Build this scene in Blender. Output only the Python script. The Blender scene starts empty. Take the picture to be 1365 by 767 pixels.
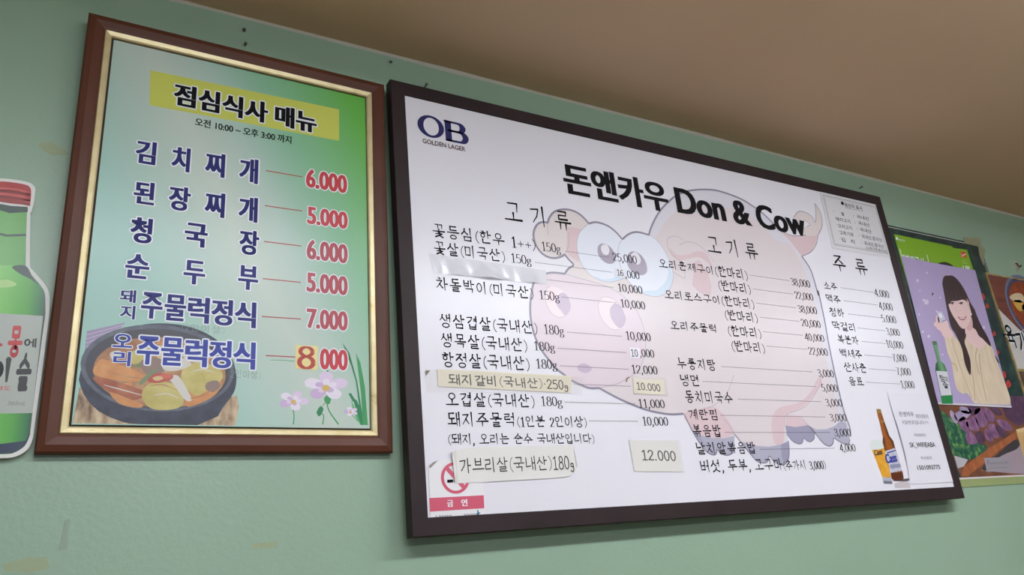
# Korean restaurant wall: a framed lunch menu and a large framed price board under a low ceiling.
# Units are metres.  World: X to the right along the wall, Z up, the wall faces -Y.  The origin is
# the top left front corner of the big price board.
import bpy, bmesh, math, random
import numpy as np
from mathutils import Matrix, Vector

SC = bpy.context.scene
COL = SC.collection
random.seed(7)

# ------------------------------------------------------------------ camera, world, exposure
FPX = 1037.75                                   # focal length for a 1365 x 767 frame
R_CAM = np.array([[0.86271369, -0.49695865, -0.09357987],      # camera right, down, forward in world axes
                  [0.09322826, 0.33818169, -0.93645162],
                  [0.49702473, 0.79916534, 0.33808457]])
C_CAM = np.array([-0.504714, -1.176885, -0.904253])
cam = bpy.data.cameras.new('camera'); cam.sensor_width = 36; cam.lens = FPX / 1365 * 36
cam.clip_start = .02
cam_o = bpy.data.objects.new('camera', cam); COL.objects.link(cam_o)
M4 = Matrix.Identity(4)
for i in range(3):
    M4[i][0] = R_CAM[0][i]; M4[i][1] = -R_CAM[1][i]; M4[i][2] = -R_CAM[2][i]; M4[i][3] = C_CAM[i]
cam_o.matrix_world = M4
SC.camera = cam_o

world = bpy.data.worlds.new('world'); SC.world = world; world.use_nodes = True
world.node_tree.nodes['Background'].inputs[0].default_value = (.62, .78, 1.0, 1)
world.node_tree.nodes['Background'].inputs[1].default_value = 1.3
SC.view_settings.view_transform = 'Standard'; SC.view_settings.look = 'None'
SC.view_settings.gamma = 1; SC.view_settings.use_curve_mapping = False
SC.view_settings.exposure = 0.08

LAMPS = [((-.4, -1.15), 24.0), ((1.1, -1.15), 40.0), ((2.6, -1.15), 17.0), ((0.0, -3.2), 54.0), ((2.2, -3.2), 22.0)]   # ceiling lamps: place, strength; the first is added to brighten the left side
LAMP_COLOR = (.93, .97, 1.05)
Z_CEIL = .088; Z_FLOOR = -2.25; Y_WALL = .04

# ------------------------------------------------------------------ small helpers
def lin(c):
    return tuple(((v / 255) / 12.92 if v <= 10 else (((v / 255) + .055) / 1.055) ** 2.4) for v in c)

MATS = {}
def mat(name, rgb, rough=.45, spec=.5, metal=0.0):
    if name in MATS: return MATS[name]
    m = bpy.data.materials.new(name); m.use_nodes = True
    b = m.node_tree.nodes['Principled BSDF']
    b.inputs['Base Color'].default_value = (*lin(rgb), 1)
    b.inputs['Roughness'].default_value = rough
    b.inputs['Specular IOR Level'].default_value = spec
    b.inputs['Metallic'].default_value = metal
    MATS[name] = m
    return m

def noisy(name, stops, scale=8, rough=.5, spec=.4, stretch=(1, 1, 1), detail=6, bump=0.0, bscale=80, metal=0.0, dist=0.0):
    """Material whose colour runs through `stops` [(pos, rgb)...] along an object-space noise."""
    if name in MATS: return MATS[name]
    m = mat(name, (128, 128, 128), rough, spec, metal); nt = m.node_tree; b = nt.nodes['Principled BSDF']
    tc = nt.nodes.new('ShaderNodeTexCoord'); mp = nt.nodes.new('ShaderNodeMapping')
    mp.inputs['Scale'].default_value = stretch
    nz = nt.nodes.new('ShaderNodeTexNoise'); nz.inputs['Scale'].default_value = scale; nz.inputs['Detail'].default_value = detail
    nz.inputs['Distortion'].default_value = dist
    rp = nt.nodes.new('ShaderNodeValToRGB')
    el = rp.color_ramp.elements
    while len(el) < len(stops): el.new(.5)
    for e, (p, c) in zip(el, stops): e.position = p; e.color = (*lin(c), 1)
    L = nt.links.new
    L(tc.outputs['Object'], mp.inputs[0]); L(mp.outputs[0], nz.inputs['Vector']); L(nz.outputs['Fac'], rp.inputs[0])
    L(rp.outputs[0], b.inputs['Base Color'])
    if bump:
        n2 = nt.nodes.new('ShaderNodeTexNoise'); n2.inputs['Scale'].default_value = bscale; n2.inputs['Detail'].default_value = 3
        bp = nt.nodes.new('ShaderNodeBump'); bp.inputs['Strength'].default_value = bump; bp.inputs['Distance'].default_value = .002
        L(tc.outputs['Object'], n2.inputs['Vector']); L(n2.outputs['Fac'], bp.inputs['Height']); L(bp.outputs[0], b.inputs['Normal'])
    return m

def film(name, rgb, alpha, rough=.2, spec=.5):
    """Thin translucent tape or plastic film."""
    m = mat(name, rgb, rough, spec)
    m.node_tree.nodes['Principled BSDF'].inputs['Alpha'].default_value = alpha
    return m

def tag(o, label, cat, group=None):
    o['label'] = label; o['category'] = cat
    if group: o['group'] = group
    return o

def empty(name, loc=(0, 0, 0), rotm=None):
    o = bpy.data.objects.new(name, None); COL.objects.link(o); o.empty_display_size = .05
    m = Matrix.Translation(loc)
    if rotm is not None: m = m @ rotm.to_4x4()
    o.matrix_world = m
    return o

class MB:
    """Collects polygons with materials and links them as ONE mesh object."""
    def __init__(s): s.v = []; s.f = []; s.mi = []; s.m = []
    def slot(s, m):
        if m not in s.m: s.m.append(m)
        return s.m.index(m)
    def add(s, vs, fs, m):
        b = len(s.v); s.v += [tuple(map(float, v)) for v in vs]; k = s.slot(m)
        for f in fs: s.f.append(tuple(i + b for i in f)); s.mi.append(k)
    def box(s, x0, x1, y0, y1, z0, z1, m):
        v = [(x, y, z) for x in (x0, x1) for y in (y0, y1) for z in (z0, z1)]
        s.add(v, [(0, 1, 3, 2), (4, 6, 7, 5), (0, 4, 5, 1), (2, 3, 7, 6), (0, 2, 6, 4), (1, 5, 7, 3)], m)
    def flat(s, pts, y, m):                      # polygon lying in the local XZ plane
        a = sum(pts[i - 1][0] * pts[i][1] - pts[i][0] * pts[i - 1][1] for i in range(len(pts)))
        if a < 0: pts = pts[::-1]
        s.add([(p[0], y, p[1]) for p in pts], [tuple(range(len(pts)))], m)
    def slab(s, pts, y0, y1, m, mside=None):     # flat outline with thickness, front at y0
        a = sum(pts[i - 1][0] * pts[i][1] - pts[i][0] * pts[i - 1][1] for i in range(len(pts)))
        if a < 0: pts = pts[::-1]
        n = len(pts)
        v = [(p[0], y0, p[1]) for p in pts] + [(p[0], y1, p[1]) for p in pts]
        s.add(v, [tuple(range(n)), tuple(range(2 * n - 1, n - 1, -1))], m)
        s.add(v, [(i, i + n, (i + 1) % n + n, (i + 1) % n) for i in range(n)], mside or m)
    def ring(s, loops, m, close=True):           # successive closed loops joined by quads
        n = len(loops[0]); v = [p for l in loops for p in l]; f = []
        for k in range(len(loops) - 1):
            for i in range(n):
                j = (i + 1) % n
                f.append((k * n + i, k * n + j, (k + 1) * n + j, (k + 1) * n + i))
        s.add(v, f, m)
    def tube(s, pts, r, m, n=8):
        pts = [Vector(p) for p in pts]; loops = []
        for i, p in enumerate(pts):
            t = (pts[min(i + 1, len(pts) - 1)] - pts[max(i - 1, 0)]).normalized()
            a = t.cross(Vector((0, 0, 1)));  a = a if a.length > 1e-3 else t.cross(Vector((1, 0, 0)))
            a.normalize(); b = t.cross(a); rr = r[i] if isinstance(r, (list, tuple)) else r
            loops.append([tuple(p + rr * (math.cos(q) * a + math.sin(q) * b)) for q in (2 * math.pi * k / n for k in range(n))])
        s.ring(loops, m)
        s.add(loops[0], [tuple(range(n))], m); s.add(loops[-1], [tuple(range(n - 1, -1, -1))], m)
    def build(s, name, parent=None, smooth=False, weld=False):
        me = bpy.data.meshes.new(name); me.from_pydata(s.v, [], s.f)
        for m in s.m: me.materials.append(m)
        me.polygons.foreach_set('material_index', s.mi)
        if smooth: me.polygons.foreach_set('use_smooth', [True] * len(s.f))
        me.update()
        if weld:
            bm = bmesh.new(); bm.from_mesh(me); bmesh.ops.remove_doubles(bm, verts=bm.verts, dist=1e-6)
            bmesh.ops.recalc_face_normals(bm, faces=bm.faces); bm.to_mesh(me); bm.free()
        o = bpy.data.objects.new(name, me); COL.objects.link(o)
        if parent is not None: o.parent = parent
        return o

class Plane:
    """A sheet in space: origin O, rotation R, at local depth d.  P() finds the spot on the sheet, in its own
    metres (u right, v up), that the camera of the photograph sees at a pixel."""
    def __init__(s, O=(0, 0, 0), R=None, d=0.0):
        s.O = np.array(O, float); s.R = np.eye(3) if R is None else np.array(R, float); s.d = d
    def P(s, px, py):
        q = np.array([(px - 682.5) / FPX, (py - 383.5) / FPX, 1]) @ R_CAM
        n = s.R[:, 1]; t = ((s.O + n * s.d - C_CAM) @ n) / (q @ n)
        l = s.R.T @ (C_CAM + t * q - s.O)
        return (l[0], l[2])
    def U(s, px, v):                             # u of the spot at height v that is seen in pixel column px
        lo, hi = -3.0, 5.0
        for _ in range(50):
            m = (lo + hi) / 2
            w = s.R @ np.array([m, s.d, v]) + s.O - C_CAM
            c = R_CAM @ w
            if c[2] <= 0 or 682.5 + FPX * c[0] / c[2] < px: lo = m
            else: hi = m
        return (lo + hi) / 2
    def pts(s, l): return [s.P(*p) for p in l]

def Z(ox, oy, sc, pts):                          # points read off an enlarged crop -> full-frame pixels
    return [(ox + x / sc, oy + y / sc) for x, y in pts]

def smooth(pts, closed=True, n=6):               # Catmull-Rom through points
    out = []; N = len(pts)
    for i in range(N if closed else N - 1):
        if closed: p0, p1, p2, p3 = pts[i - 1], pts[i], pts[(i + 1) % N], pts[(i + 2) % N]
        else: p0, p1, p2, p3 = pts[max(i - 1, 0)], pts[i], pts[i + 1], pts[min(i + 2, N - 1)]
        for k in range(n):
            t = k / n
            out.append(tuple(.5 * (2 * b + (c - a) * t + (2 * a - 5 * b + 4 * c - d) * t * t + (3 * b - a - 3 * c + d) * t ** 3)
                             for a, b, c, d in zip(p0, p1, p2, p3)))
    if not closed: out.append(tuple(pts[-1]))
    return out

def ellipse(c, a, b, n=28):                      # centre and two half-axis vectors
    return [(c[0] + a[0] * math.cos(t) + b[0] * math.sin(t), c[1] + a[1] * math.cos(t) + b[1] * math.sin(t))
            for t in (2 * math.pi * i / n for i in range(n))]

def ribbon(mb, pts, w, y, m):                    # flat line of width w (number or list) in the XZ plane
    n = len(pts); W = w if isinstance(w, (list, tuple)) else [w] * n
    L = []; Rr = []
    for i in range(n):
        a = pts[max(i - 1, 0)]; b = pts[min(i + 1, n - 1)]
        dx, dz = b[0] - a[0], b[1] - a[1]; l = math.hypot(dx, dz) or 1
        nx, nz = -dz / l * W[i] / 2, dx / l * W[i] / 2
        L.append((pts[i][0] + nx, y, pts[i][1] + nz)); Rr.append((pts[i][0] - nx, y, pts[i][1] - nz))
    mb.add(L + Rr, [(i + n, i + 1 + n, i + 1, i) for i in range(n - 1)], m)

# ------------------------------------------------------------------ lettering
# (a) plain type: Blender's built-in typeface turned into flat polygons
def type_polys(text, off=0.0, size=1.0):
    c = bpy.data.curves.new('type', 'FONT'); c.body = text; c.size = size; c.offset = off; c.resolution_u = 4
    o = bpy.data.objects.new('type', c); COL.objects.link(o)
    dg = bpy.context.evaluated_depsgraph_get(); dg.update()
    me = bpy.data.meshes.new_from_object(o.evaluated_get(dg))
    v = [(p.co.x, p.co.y) for p in me.vertices]; f = [tuple(p.vertices) for p in me.polygons]
    bpy.data.objects.remove(o); bpy.data.curves.remove(c); bpy.data.meshes.remove(me)
    return v, f

# (b) brush / pen lettering: every letter is drawn as strokes
def CON(ch, horiz):
    """strokes of a consonant in a unit box"""
    S = {
        'ㄱ': [[(.05, .92), (.92, .95), (.86, .05)]] if horiz else [[(.05, .88), (.9, .95), (.72, .45), (.22, .0)]],
        'ㄴ': [[(.12, 1), (.12, .12), (.98, .2)]],
        'ㄷ': [[(.1, .92), (.92, .95)], [(.12, .92), (.12, .08), (.98, .12)]],
        'ㄹ': [[(.08, .92), (.88, .95), (.86, .55)], [(.86, .54), (.12, .5), (.12, .06), (.98, .1)]],
        'ㅁ': [[(.1, .95), (.12, .05)], [(.1, .93), (.9, .95), (.88, .03)], [(.12, .08), (.9, .08)]],
        'ㅂ': [[(.12, 1), (.14, .03)], [(.88, 1), (.88, .0)], [(.14, .52), (.88, .54)], [(.14, .07), (.88, .07)]],
        'ㅅ': [[(.52, 1), (.42, .5), (.0, .02)], [(.46, .62), (.7, .3), (1, .04)]],
        'ㅇ': 'o',
        'ㅈ': [[(.06, .9), (.92, .94), (.5, .5), (.02, .0)], [(.52, .52), (.75, .25), (1, .03)]],
        'ㅊ': [[(.38, 1.12), (.62, 1.02)], [(.06, .78), (.92, .82), (.5, .42), (.02, .0)], [(.52, .44), (.75, .2), (1, .03)]],
        'ㅋ': [[(.05, .92), (.92, .95), (.86, .05)], [(.05, .5), (.88, .54)]] if horiz else [[(.05, .9), (.9, .95), (.72, .45), (.22, .0)], [(.05, .52), (.78, .56)]],
        'ㅌ': [[(.1, .95), (.92, .97)], [(.12, .52), (.86, .54)], [(.12, .94), (.12, .06), (.98, .1)]],
        'ㅍ': [[(.05, .92), (.95, .95)], [(.32, .9), (.35, .1)], [(.68, .9), (.65, .1)], [(.02, .06), (.98, .1)]],
        'ㅎ': [[(.38, 1.1), (.62, 1.0)], [(.05, .76), (.95, .8)], 'h'],
    }
    return S[ch]
DOUBLE = {'ㄲ': 'ㄱ', 'ㄸ': 'ㄷ', 'ㅃ': 'ㅂ', 'ㅆ': 'ㅅ', 'ㅉ': 'ㅈ'}
LEADS = 'ㄱㄲㄴㄷㄸㄹㅁㅂㅃㅅㅆㅇㅈㅉㅊㅋㅌㅍㅎ'
VOWELS = 'ㅏㅐㅑㅒㅓㅔㅕㅖㅗㅘㅙㅚㅛㅜㅝㅞㅟㅠㅡㅢㅣ'
TAILS = ['', 'ㄱ', 'ㄲ', 'ㄳ', 'ㄴ', 'ㄵ', 'ㄶ', 'ㄷ', 'ㄹ', 'ㄺ', 'ㄻ', 'ㄼ', 'ㄽ', 'ㄾ', 'ㄿ', 'ㅀ', 'ㅁ', 'ㅂ', 'ㅄ', 'ㅅ', 'ㅆ', 'ㅇ', 'ㅈ', 'ㅊ', 'ㅋ', 'ㅌ', 'ㅍ', 'ㅎ']
TV = {'ㅏ': ([.35], [(.35, 1, .5)]), 'ㅑ': ([.35], [(.35, 1, .62), (.35, 1, .4)]), 'ㅓ': ([.75], [(.1, .75, .52)]), 'ㅕ': ([.75], [(.1, .75, .65), (.1, .75, .42)]),
      'ㅣ': ([.5], []), 'ㅐ': ([.25, .85], [(.25, .85, .52)]), 'ㅔ': ([.5, .95], [(.05, .5, .55)]), 'ㅖ': ([.5, .95], [(.05, .5, .65), (.05, .5, .42)])}
TH = {'ㅗ': [(.5, 'u')], 'ㅛ': [(.32, 'u'), (.68, 'u')], 'ㅜ': [(.5, 'd')], 'ㅠ': [(.32, 'd'), (.68, 'd')], 'ㅡ': []}
MIX = {'ㅘ': ('ㅗ', 'ㅏ'), 'ㅙ': ('ㅗ', 'ㅐ'), 'ㅚ': ('ㅗ', 'ㅣ'), 'ㅝ': ('ㅜ', 'ㅓ'), 'ㅞ': ('ㅜ', 'ㅔ'), 'ㅟ': ('ㅜ', 'ㅣ'), 'ㅢ': ('ㅡ', 'ㅣ')}

def place_con(ch, box, horiz):
    x0, x1, y0, y1 = box; out = []
    if ch in DOUBLE:
        m = (x0 + x1) / 2; g = (x1 - x0) * .05
        return place_con(DOUBLE[ch], (x0, m - g, y0, y1), horiz) + place_con(DOUBLE[ch], (m + g, x1, y0, y1), horiz)
    S = CON(ch, horiz)
    def circ(cx, cy, rx, ry):
        return ('c', [(x0 + (cx + rx * math.cos(t)) * (x1 - x0), y0 + (cy + ry * math.sin(t)) * (y1 - y0)) for t in (math.pi / 2 + 2 * math.pi * i / 16 for i in range(17))])
    if S == 'o':
        return [circ(.5, .48, .4, .46)]
    for s in S:
        if s == 'h': out.append(circ(.5, .3, .32, .32))
        else: out.append(('s', [(x0 + x * (x1 - x0), y0 + y * (y1 - y0)) for x, y in s]))
    return out

def place_tall(v, box):
    x0, x1, y0, y1 = box; xs, bars = TV[v]; out = []
    for k, x in enumerate(xs):
        X = x0 + x * (x1 - x0); out.append(('s', [(X - .02, y1 - (.08 if k == 0 and len(xs) > 1 else 0)), (X, y0 + (.06 if k == 0 and len(xs) > 1 else 0))]))
    for a, b, y in bars: out.append(('s', [(x0 + a * (x1 - x0), y0 + y * (y1 - y0)), (x0 + b * (x1 - x0), y0 + (y + .01) * (y1 - y0))]))
    return out

def place_wide(v, box):
    x0, x1, y0, y1 = box; ups = [k for _, k in TH[v]]; out = []
    yb = y0 + (y1 - y0) * (.2 if 'u' in ups else .8 if 'd' in ups else .5)
    out.append(('s', [(x0, yb), (x1, yb + .02)]))
    for x, k in TH[v]:
        X = x0 + x * (x1 - x0); out.append(('s', [(X, y1), (X, yb)] if k == 'u' else [(X, yb), (X - .01, y0)]))
    return out

def syllable(ch):
    k = ord(ch) - 0xAC00; l = LEADS[k // 588]; v = VOWELS[k % 588 // 28]; t = TAILS[k % 28]
    if v in TV:
        two = len(TV[v][0]) > 1; e = .50 if two else .56
        if t: return place_con(l, (.04, e, .5, .95), False) + place_tall(v, (e + .06, .98, .42, 1)) + place_con(t, (.18, .9, 0, .34), True)
        return place_con(l, (.02, e, .16, .9), False) + place_tall(v, (e + .06, .98, 0, 1))
    if v in TH:
        if t: return place_con(l, (.2, .8, .66, 1), True) + place_wide(v, (.02, .98, .4, .6)) + place_con(t, (.2, .82, 0, .32), True)
        return place_con(l, (.18, .82, .5, .98), True) + place_wide(v, (.0, 1, .02, .46))
    h, w = MIX[v]
    if t: return place_con(l, (.06, .56, .66, 1), True) + place_wide(h, (0, .64, .4, .62)) + place_tall(w, (.66, 1, .38, 1)) + place_con(t, (.2, .9, 0, .32), True)
    return place_con(l, (.06, .54, .52, .96), True) + place_wide(h, (0, .64, .12, .48)) + place_tall(w, (.66, 1, 0, 1))

def oval(cx, cy, rx, ry, n=18, a0=math.pi / 2):
    return [(cx + rx * math.cos(a0 + 2 * math.pi * i / n), cy + ry * math.sin(a0 + 2 * math.pi * i / n)) for i in range(n + 1)]
FIG = {  # figures and signs: (strokes, advance) in a box one unit tall
    '0': ([oval(.24, .5, .19, .49)], .5),
    '1': ([[(.26, 1), (.26, .02)], [(.1, .84), (.26, .98)], [(.08, .01), (.44, .01)]], .5),
    '2': ([smooth([(.06, .76), (.12, .95), (.26, .99), (.41, .86), (.38, .6), (.22, .33), (.05, .03)], False, 4), [(.05, .04), (.44, .04)]], .5),
    '3': ([smooth([(.07, .84), (.22, .99), (.4, .84), (.34, .62), (.18, .54), (.38, .44), (.43, .2), (.25, .01), (.05, .12)], False, 4)], .5),
    '4': ([[(.34, 1), (.03, .28), (.47, .28)], [(.34, 1), (.34, 0)]], .5),
    '5': ([[(.42, .97), (.1, .97), (.08, .56)], smooth([(.08, .56), (.25, .62), (.42, .45), (.42, .2), (.25, .01), (.05, .1)], False, 4)], .5),
    '6': ([smooth([(.4, .93), (.2, .9), (.06, .5), (.08, .15), (.25, .01), (.42, .16), (.4, .46), (.24, .55), (.08, .36)], False, 4)], .5),
    '7': ([[(.05, .96), (.44, .96)], smooth([(.44, .96), (.28, .55), (.2, .0)], False, 4)], .5),
    '8': ([oval(.25, .76, .15, .23), oval(.25, .27, .19, .27)], .5),
    '9': ([smooth([(.42, .7), (.26, .48), (.08, .62), (.1, .88), (.25, .99), (.42, .84), (.42, .5), (.28, .1), (.1, .04)], False, 4)], .5),
    ',': ([[(.1, .1), (.12, .0), (.04, -.16)]], .24), '.': ([[(.09, .09), (.11, .0)]], .26),
    'g': ([oval(.2, .42, .14, .18), smooth([(.12, .26), (.1, .14), (.34, .06), (.36, -.16), (.18, -.26), (.03, -.16), (.12, .04)], False, 4), [(.3, .56), (.42, .62)]], .46),
    'q': ([smooth([(.3, .4), (.12, .42), (.08, .22), (.28, .18), (.3, .4), (.3, -.1), (.16, -.22), (.05, -.12)], False, 4)], .4),
    '(': ([smooth([(.3, 1.06), (.12, .75), (.1, .3), (.3, -.06)], False, 4)], .36), ')': ([smooth([(.06, 1.06), (.24, .75), (.26, .3), (.06, -.06)], False, 4)], .36),
    '+': ([[(.08, .42), (.58, .42)], [(.33, .68), (.33, .16)]], .66), '·': ([[(.12, .5), (.16, .5)]], .3), ':': ([[(.12, .7), (.12, .64)], [(.12, .3), (.12, .24)]], .3),
    '^': ([[(.05, .6), (.2, .8), (.35, .6)]], .4), ' ': ([], .42),
    'C': ([smooth([(.42, .85), (.25, .99), (.06, .6), (.08, .2), (.25, .01), (.42, .14)], False, 4)], .5),
}

def stroke_polys(pts, style, w, closed=False):
    """one brush stroke -> list of polygons"""
    polys = []
    n = len(pts)
    seg = [math.dist(pts[i], pts[i + 1]) for i in range(n - 1)]; tot = sum(seg) or 1; acc = 0; W = []
    for i in range(n):
        a = pts[max(i - 1, 0)]; b = pts[min(i + 1, n - 1)]
        dx, dy = abs(b[0] - a[0]), abs(b[1] - a[1]); l = math.hypot(dx, dy) or 1; t = acc / tot
        if style == 'figure': k = .38 + .82 * (dy / l) ** 1.5
        elif style == 'brush':
            k = 1.0 if closed else (1.1 - .62 * t if dy > dx else (.7 + .42 * t))
            if closed: k = .78
        else: k = 1.0
        W.append(w * k)
        if i < n - 1: acc += seg[i]
    for i in range(n - 1):
        a, b = pts[i], pts[i + 1]; dx, dy = b[0] - a[0], b[1] - a[1]; l = math.hypot(dx, dy)
        if l < 1e-6: continue
        nx, ny = -dy / l, dx / l; wa, wb = W[i] / 2, W[i + 1] / 2
        polys.append([(a[0] + nx * wa, a[1] + ny * wa), (a[0] - nx * wa, a[1] - ny * wa), (b[0] - nx * wb, b[1] - ny * wb), (b[0] + nx * wb, b[1] + ny * wb)])
    for i, p in enumerate(pts):
        r = W[i] / 2
        if style == 'brush' and not closed and i == 0: r *= 1.15
        polys.append([(p[0] + r * math.cos(t), p[1] + r * math.sin(t)) for t in (math.pi / 3 * k for k in range(6))])
    return polys

def brush_polys(text, style='brush', w=.1, wfig=None, figh=.86, gap=0.12, jitter=0.0):
    """text -> polygons; a Korean letter fills one unit square"""
    x = 0.0; out = []; figs = style if style == 'pen' else 'figure'
    for ch in text:
        if '가' <= ch <= '힣':
            jx, jy = (random.uniform(-jitter, jitter) for _ in 'xy')
            for kind, pts in syllable(ch):
                if kind == 's' and len(pts) > 3: pass
                out += stroke_polys([(x + px + jx, py + jy) for px, py in pts], style, w, kind == 'c')
            x += 1 + gap
        else:
            S, adv = FIG[ch]; h = figh
            for pts in S:
                k = 'pen' if ch in '()+:·^' else figs
                wf = (w * .55 if ch in '()+' else wfig or w)
                out += stroke_polys([(x + px * 1.0 * h / .86, py * h) for px, py in pts], k, wf, False)
            x += adv * h / .86 + (gap * .25)
    return out

def put_polys(mb, polys, u0, u1, v0, v1, y, m, ybox=None, dirv=None, origin=None):
    """scale polygons so their ink spans u0..u1; unit height (or ybox) spans v0..v1"""
    xs = [p[0] for q in polys for p in q]; a, b = min(xs), max(xs)
    lo, hi = ybox or (0.0, 1.0); sx = (u1 - u0) / (b - a); sy = (v1 - v0) / (hi - lo)
    sh = dirv or 0.0                              # rise per metre, for notes written aslant
    for i, q in enumerate(polys):
        pts = [(u0 + (p[0] - a) * sx, v0 + (p[1] - lo) * sy + sh * (p[0] - a) * sx) for p in q]
        mb.flat(pts, y - (i % 16) * 1e-6, m)

def brush_line(pl, mb, text, x0, yt, yb, x1, y, m, style='brush', w=.1, x1y=None, **kw):
    """a line of lettering: left edge, top and bottom read at the left, right edge; in photo pixels on sheet pl"""
    (u0, v0), (_, v1) = pl.P(x0, yb), pl.P(x0, yt)
    dirv = None
    if x1y is not None:
        u1, vr = pl.P(x1, x1y); dirv = (vr - v0) / (u1 - u0)
    else: u1 = pl.U(x1, v0)
    put_polys(mb, brush_polys(text, style, w, **kw), u0, u1, v0, v1, y, m, dirv=dirv)

def type_line(pl, mb, text, x0, yt, yb, x1, y, m, off=.012, bold=(), outline=None, out_w=.05, x1y=None, slant=0.0):
    v, f = type_polys(text, off)
    (u0, v0), (_, v1) = pl.P(x0, yb), pl.P(x0, yt); dirv = 0
    if x1y is not None:
        u1, vr = pl.P(x1, x1y); dirv = (vr - v0) / (u1 - u0)
    else: u1 = pl.U(x1, v0)
    if slant: v = [(p[0] + slant * p[1], p[1]) for p in v]
    xs = [p[0] for p in v]; ys = [p[1] for p in v]; a, b, lo, hi = min(xs), max(xs), min(ys), max(ys)
    sx = (u1 - u0) / (b - a); sy = (v1 - v0) / (hi - lo)
    def put(dx, dz, yy, mm):
        mb.add([(u0 + (p[0] - a) * sx + dx, yy, v0 + (p[1] - lo) * sy + dirv * (p[0] - a) * sx + dz) for p in v], [t[::-1] if False else t for t in f], mm)
    for i, d in enumerate(bold or (0,)): put(d * sx, 0, y - i * 1e-6, m)
    if outline is not None:
        for k in range(8):
            t = math.pi / 4 * k
            for i, d in enumerate(bold or (0,)): put(d * sx + out_w * sy * math.cos(t), out_w * sy * math.sin(t), y + L1 * .7 - (k * 4 + i) * 4e-7, outline)

L1 = .00002                                       # one layer of ink above another

def dots(pl, mb, x0, y0, x1, y1, y, m, step=.0046, r=.0008):
    (a, b), (c, d) = pl.P(x0, y0), pl.P(x1, y1); n = max(2, int((c - a) / step)); e = (b + d) / 2
    for i in range(n):
        u = a + (c - a) * i / (n - 1); mb.flat([(u - r * 1.3, e - r), (u + r * 1.3, e - r), (u + r * 1.3, e + r), (u - r * 1.3, e + r)], y, m)

# ------------------------------------------------------------------ the room
m_wall = noisy('green_wall_paint', [(.3, (141, 166, 144)), (.7, (147, 172, 149))], 2.2, .36, .5, bump=.22, bscale=140)
m_ceil = noisy('ceiling_paint', [(.3, (220, 192, 160)), (.7, (226, 198, 166))], 3, .8, .2, bump=.08, bscale=200)
m_floor = noisy('brown_floor', [(.3, (112, 88, 66)), (.7, (134, 106, 80))], 5, .45, .4, stretch=(1, 6, 1))
m_white = mat('white_plastic', (225, 225, 222), .4)

def structure(o): o['kind'] = 'structure'; return o
X0, X1, YB = -2.6, 4.6, -5.2
b = MB(); b.box(X0 - .1, X1 + .1, Y_WALL, Y_WALL + .12, Z_FLOOR, Z_CEIL, m_wall); structure(b.build('wall_back'))
b = MB(); b.box(X0 - .1, X1 + .1, YB - .1, Y_WALL + .12, Z_CEIL, Z_CEIL + .1, m_ceil); structure(b.build('ceiling'))
b = MB(); b.box(X0 - .1, X1 + .1, YB - .1, Y_WALL + .12, Z_FLOOR - .1, Z_FLOOR, m_floor); structure(b.build('floor'))
b = MB(); b.box(X0 - .1, X0, YB, Y_WALL, Z_FLOOR, Z_CEIL, m_wall); structure(b.build('wall_left'))
b = MB(); b.box(X1, X1 + .1, YB, Y_WALL, Z_FLOOR, Z_CEIL, m_wall); structure(b.build('wall_right'))
# the wall behind the viewer has the shop window
WX0, WX1, WZ0, WZ1 = -1.6, 1.8, -1.45, -.3
b = MB()
b.box(X0 - .1, WX0, YB - .1, YB, Z_FLOOR, Z_CEIL, m_wall); b.box(WX1, X1 + .1, YB - .1, YB, Z_FLOOR, Z_CEIL, m_wall)
b.box(WX0, WX1, YB - .1, YB, Z_FLOOR, WZ0, m_wall); b.box(WX0, WX1, YB - .1, YB, WZ1, Z_CEIL, m_wall)
structure(b.build('wall_front'))
b = MB()
for x in (WX0, (WX0 + WX1) / 2 - .02, WX1 - .04): b.box(x, x + .04, YB - .08, YB - .02, WZ0, WZ1, m_white)
for z in (WZ0, WZ1 - .04): b.box(WX0, WX1, YB - .08, YB - .02, z, z + .04, m_white)
structure(b.build('window_1'))
# the thin bead of filler where wall and ceiling meet
m_bead = mat('filler_bead', (196, 190, 176), .6)
b = MB(); n = 60; loops = []
for i in range(n + 1):
    x = X0 + (X1 - X0) * i / n; r = .0032 + .0012 * math.sin(i * 1.7) * math.sin(i * .6)
    loops.append([(x, Y_WALL, Z_CEIL - r * 1.4), (x, Y_WALL - r * .7, Z_CEIL - r * .7), (x, Y_WALL - r * 1.4, Z_CEIL), (x, Y_WALL + .001, Z_CEIL + .001)])
b.ring(loops, m_bead); structure(b.build('trim_1'))

# ceiling lamps: shallow white trays with a glowing diffuser
def ceiling_lamp(x, y, k, label):
    t = empty('ceiling_lamp', (x, y, Z_CEIL)); tag(t, label, 'lamp', 'ceiling lamps')
    c = MB(); c.box(-.62, .62, -.09, .09, -.035, 0, m_white); c.build('lamp_housing', t)
    g = bpy.data.materials.new('lamp_glow'); g.use_nodes = True; nt = g.node_tree
    bs = nt.nodes['Principled BSDF']; bs.inputs['Base Color'].default_value = (.9, .9, .88, 1)
    bs.inputs['Emission Color'].default_value = (*LAMP_COLOR, 1); bs.inputs['Emission Strength'].default_value = k
    d = MB(); d.box(-.6, .6, -.07, .07, -.058, -.0345, g); d.build('diffuser', t)
WORDS = ['white ceiling lamp with a long glowing diffuser nearest the lunch menu', 'white ceiling lamp with a long glowing diffuser nearest the price board', 'white ceiling lamp with a long glowing diffuser nearest the right wall and menu wall',
         'white ceiling lamp with a long diffuser at the rear of the room on the left', 'white ceiling lamp with a long diffuser at the rear of the room on the right']
for ((x, y), k), w in zip(LAMPS, WORDS): ceiling_lamp(x, y, k, w)

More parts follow.
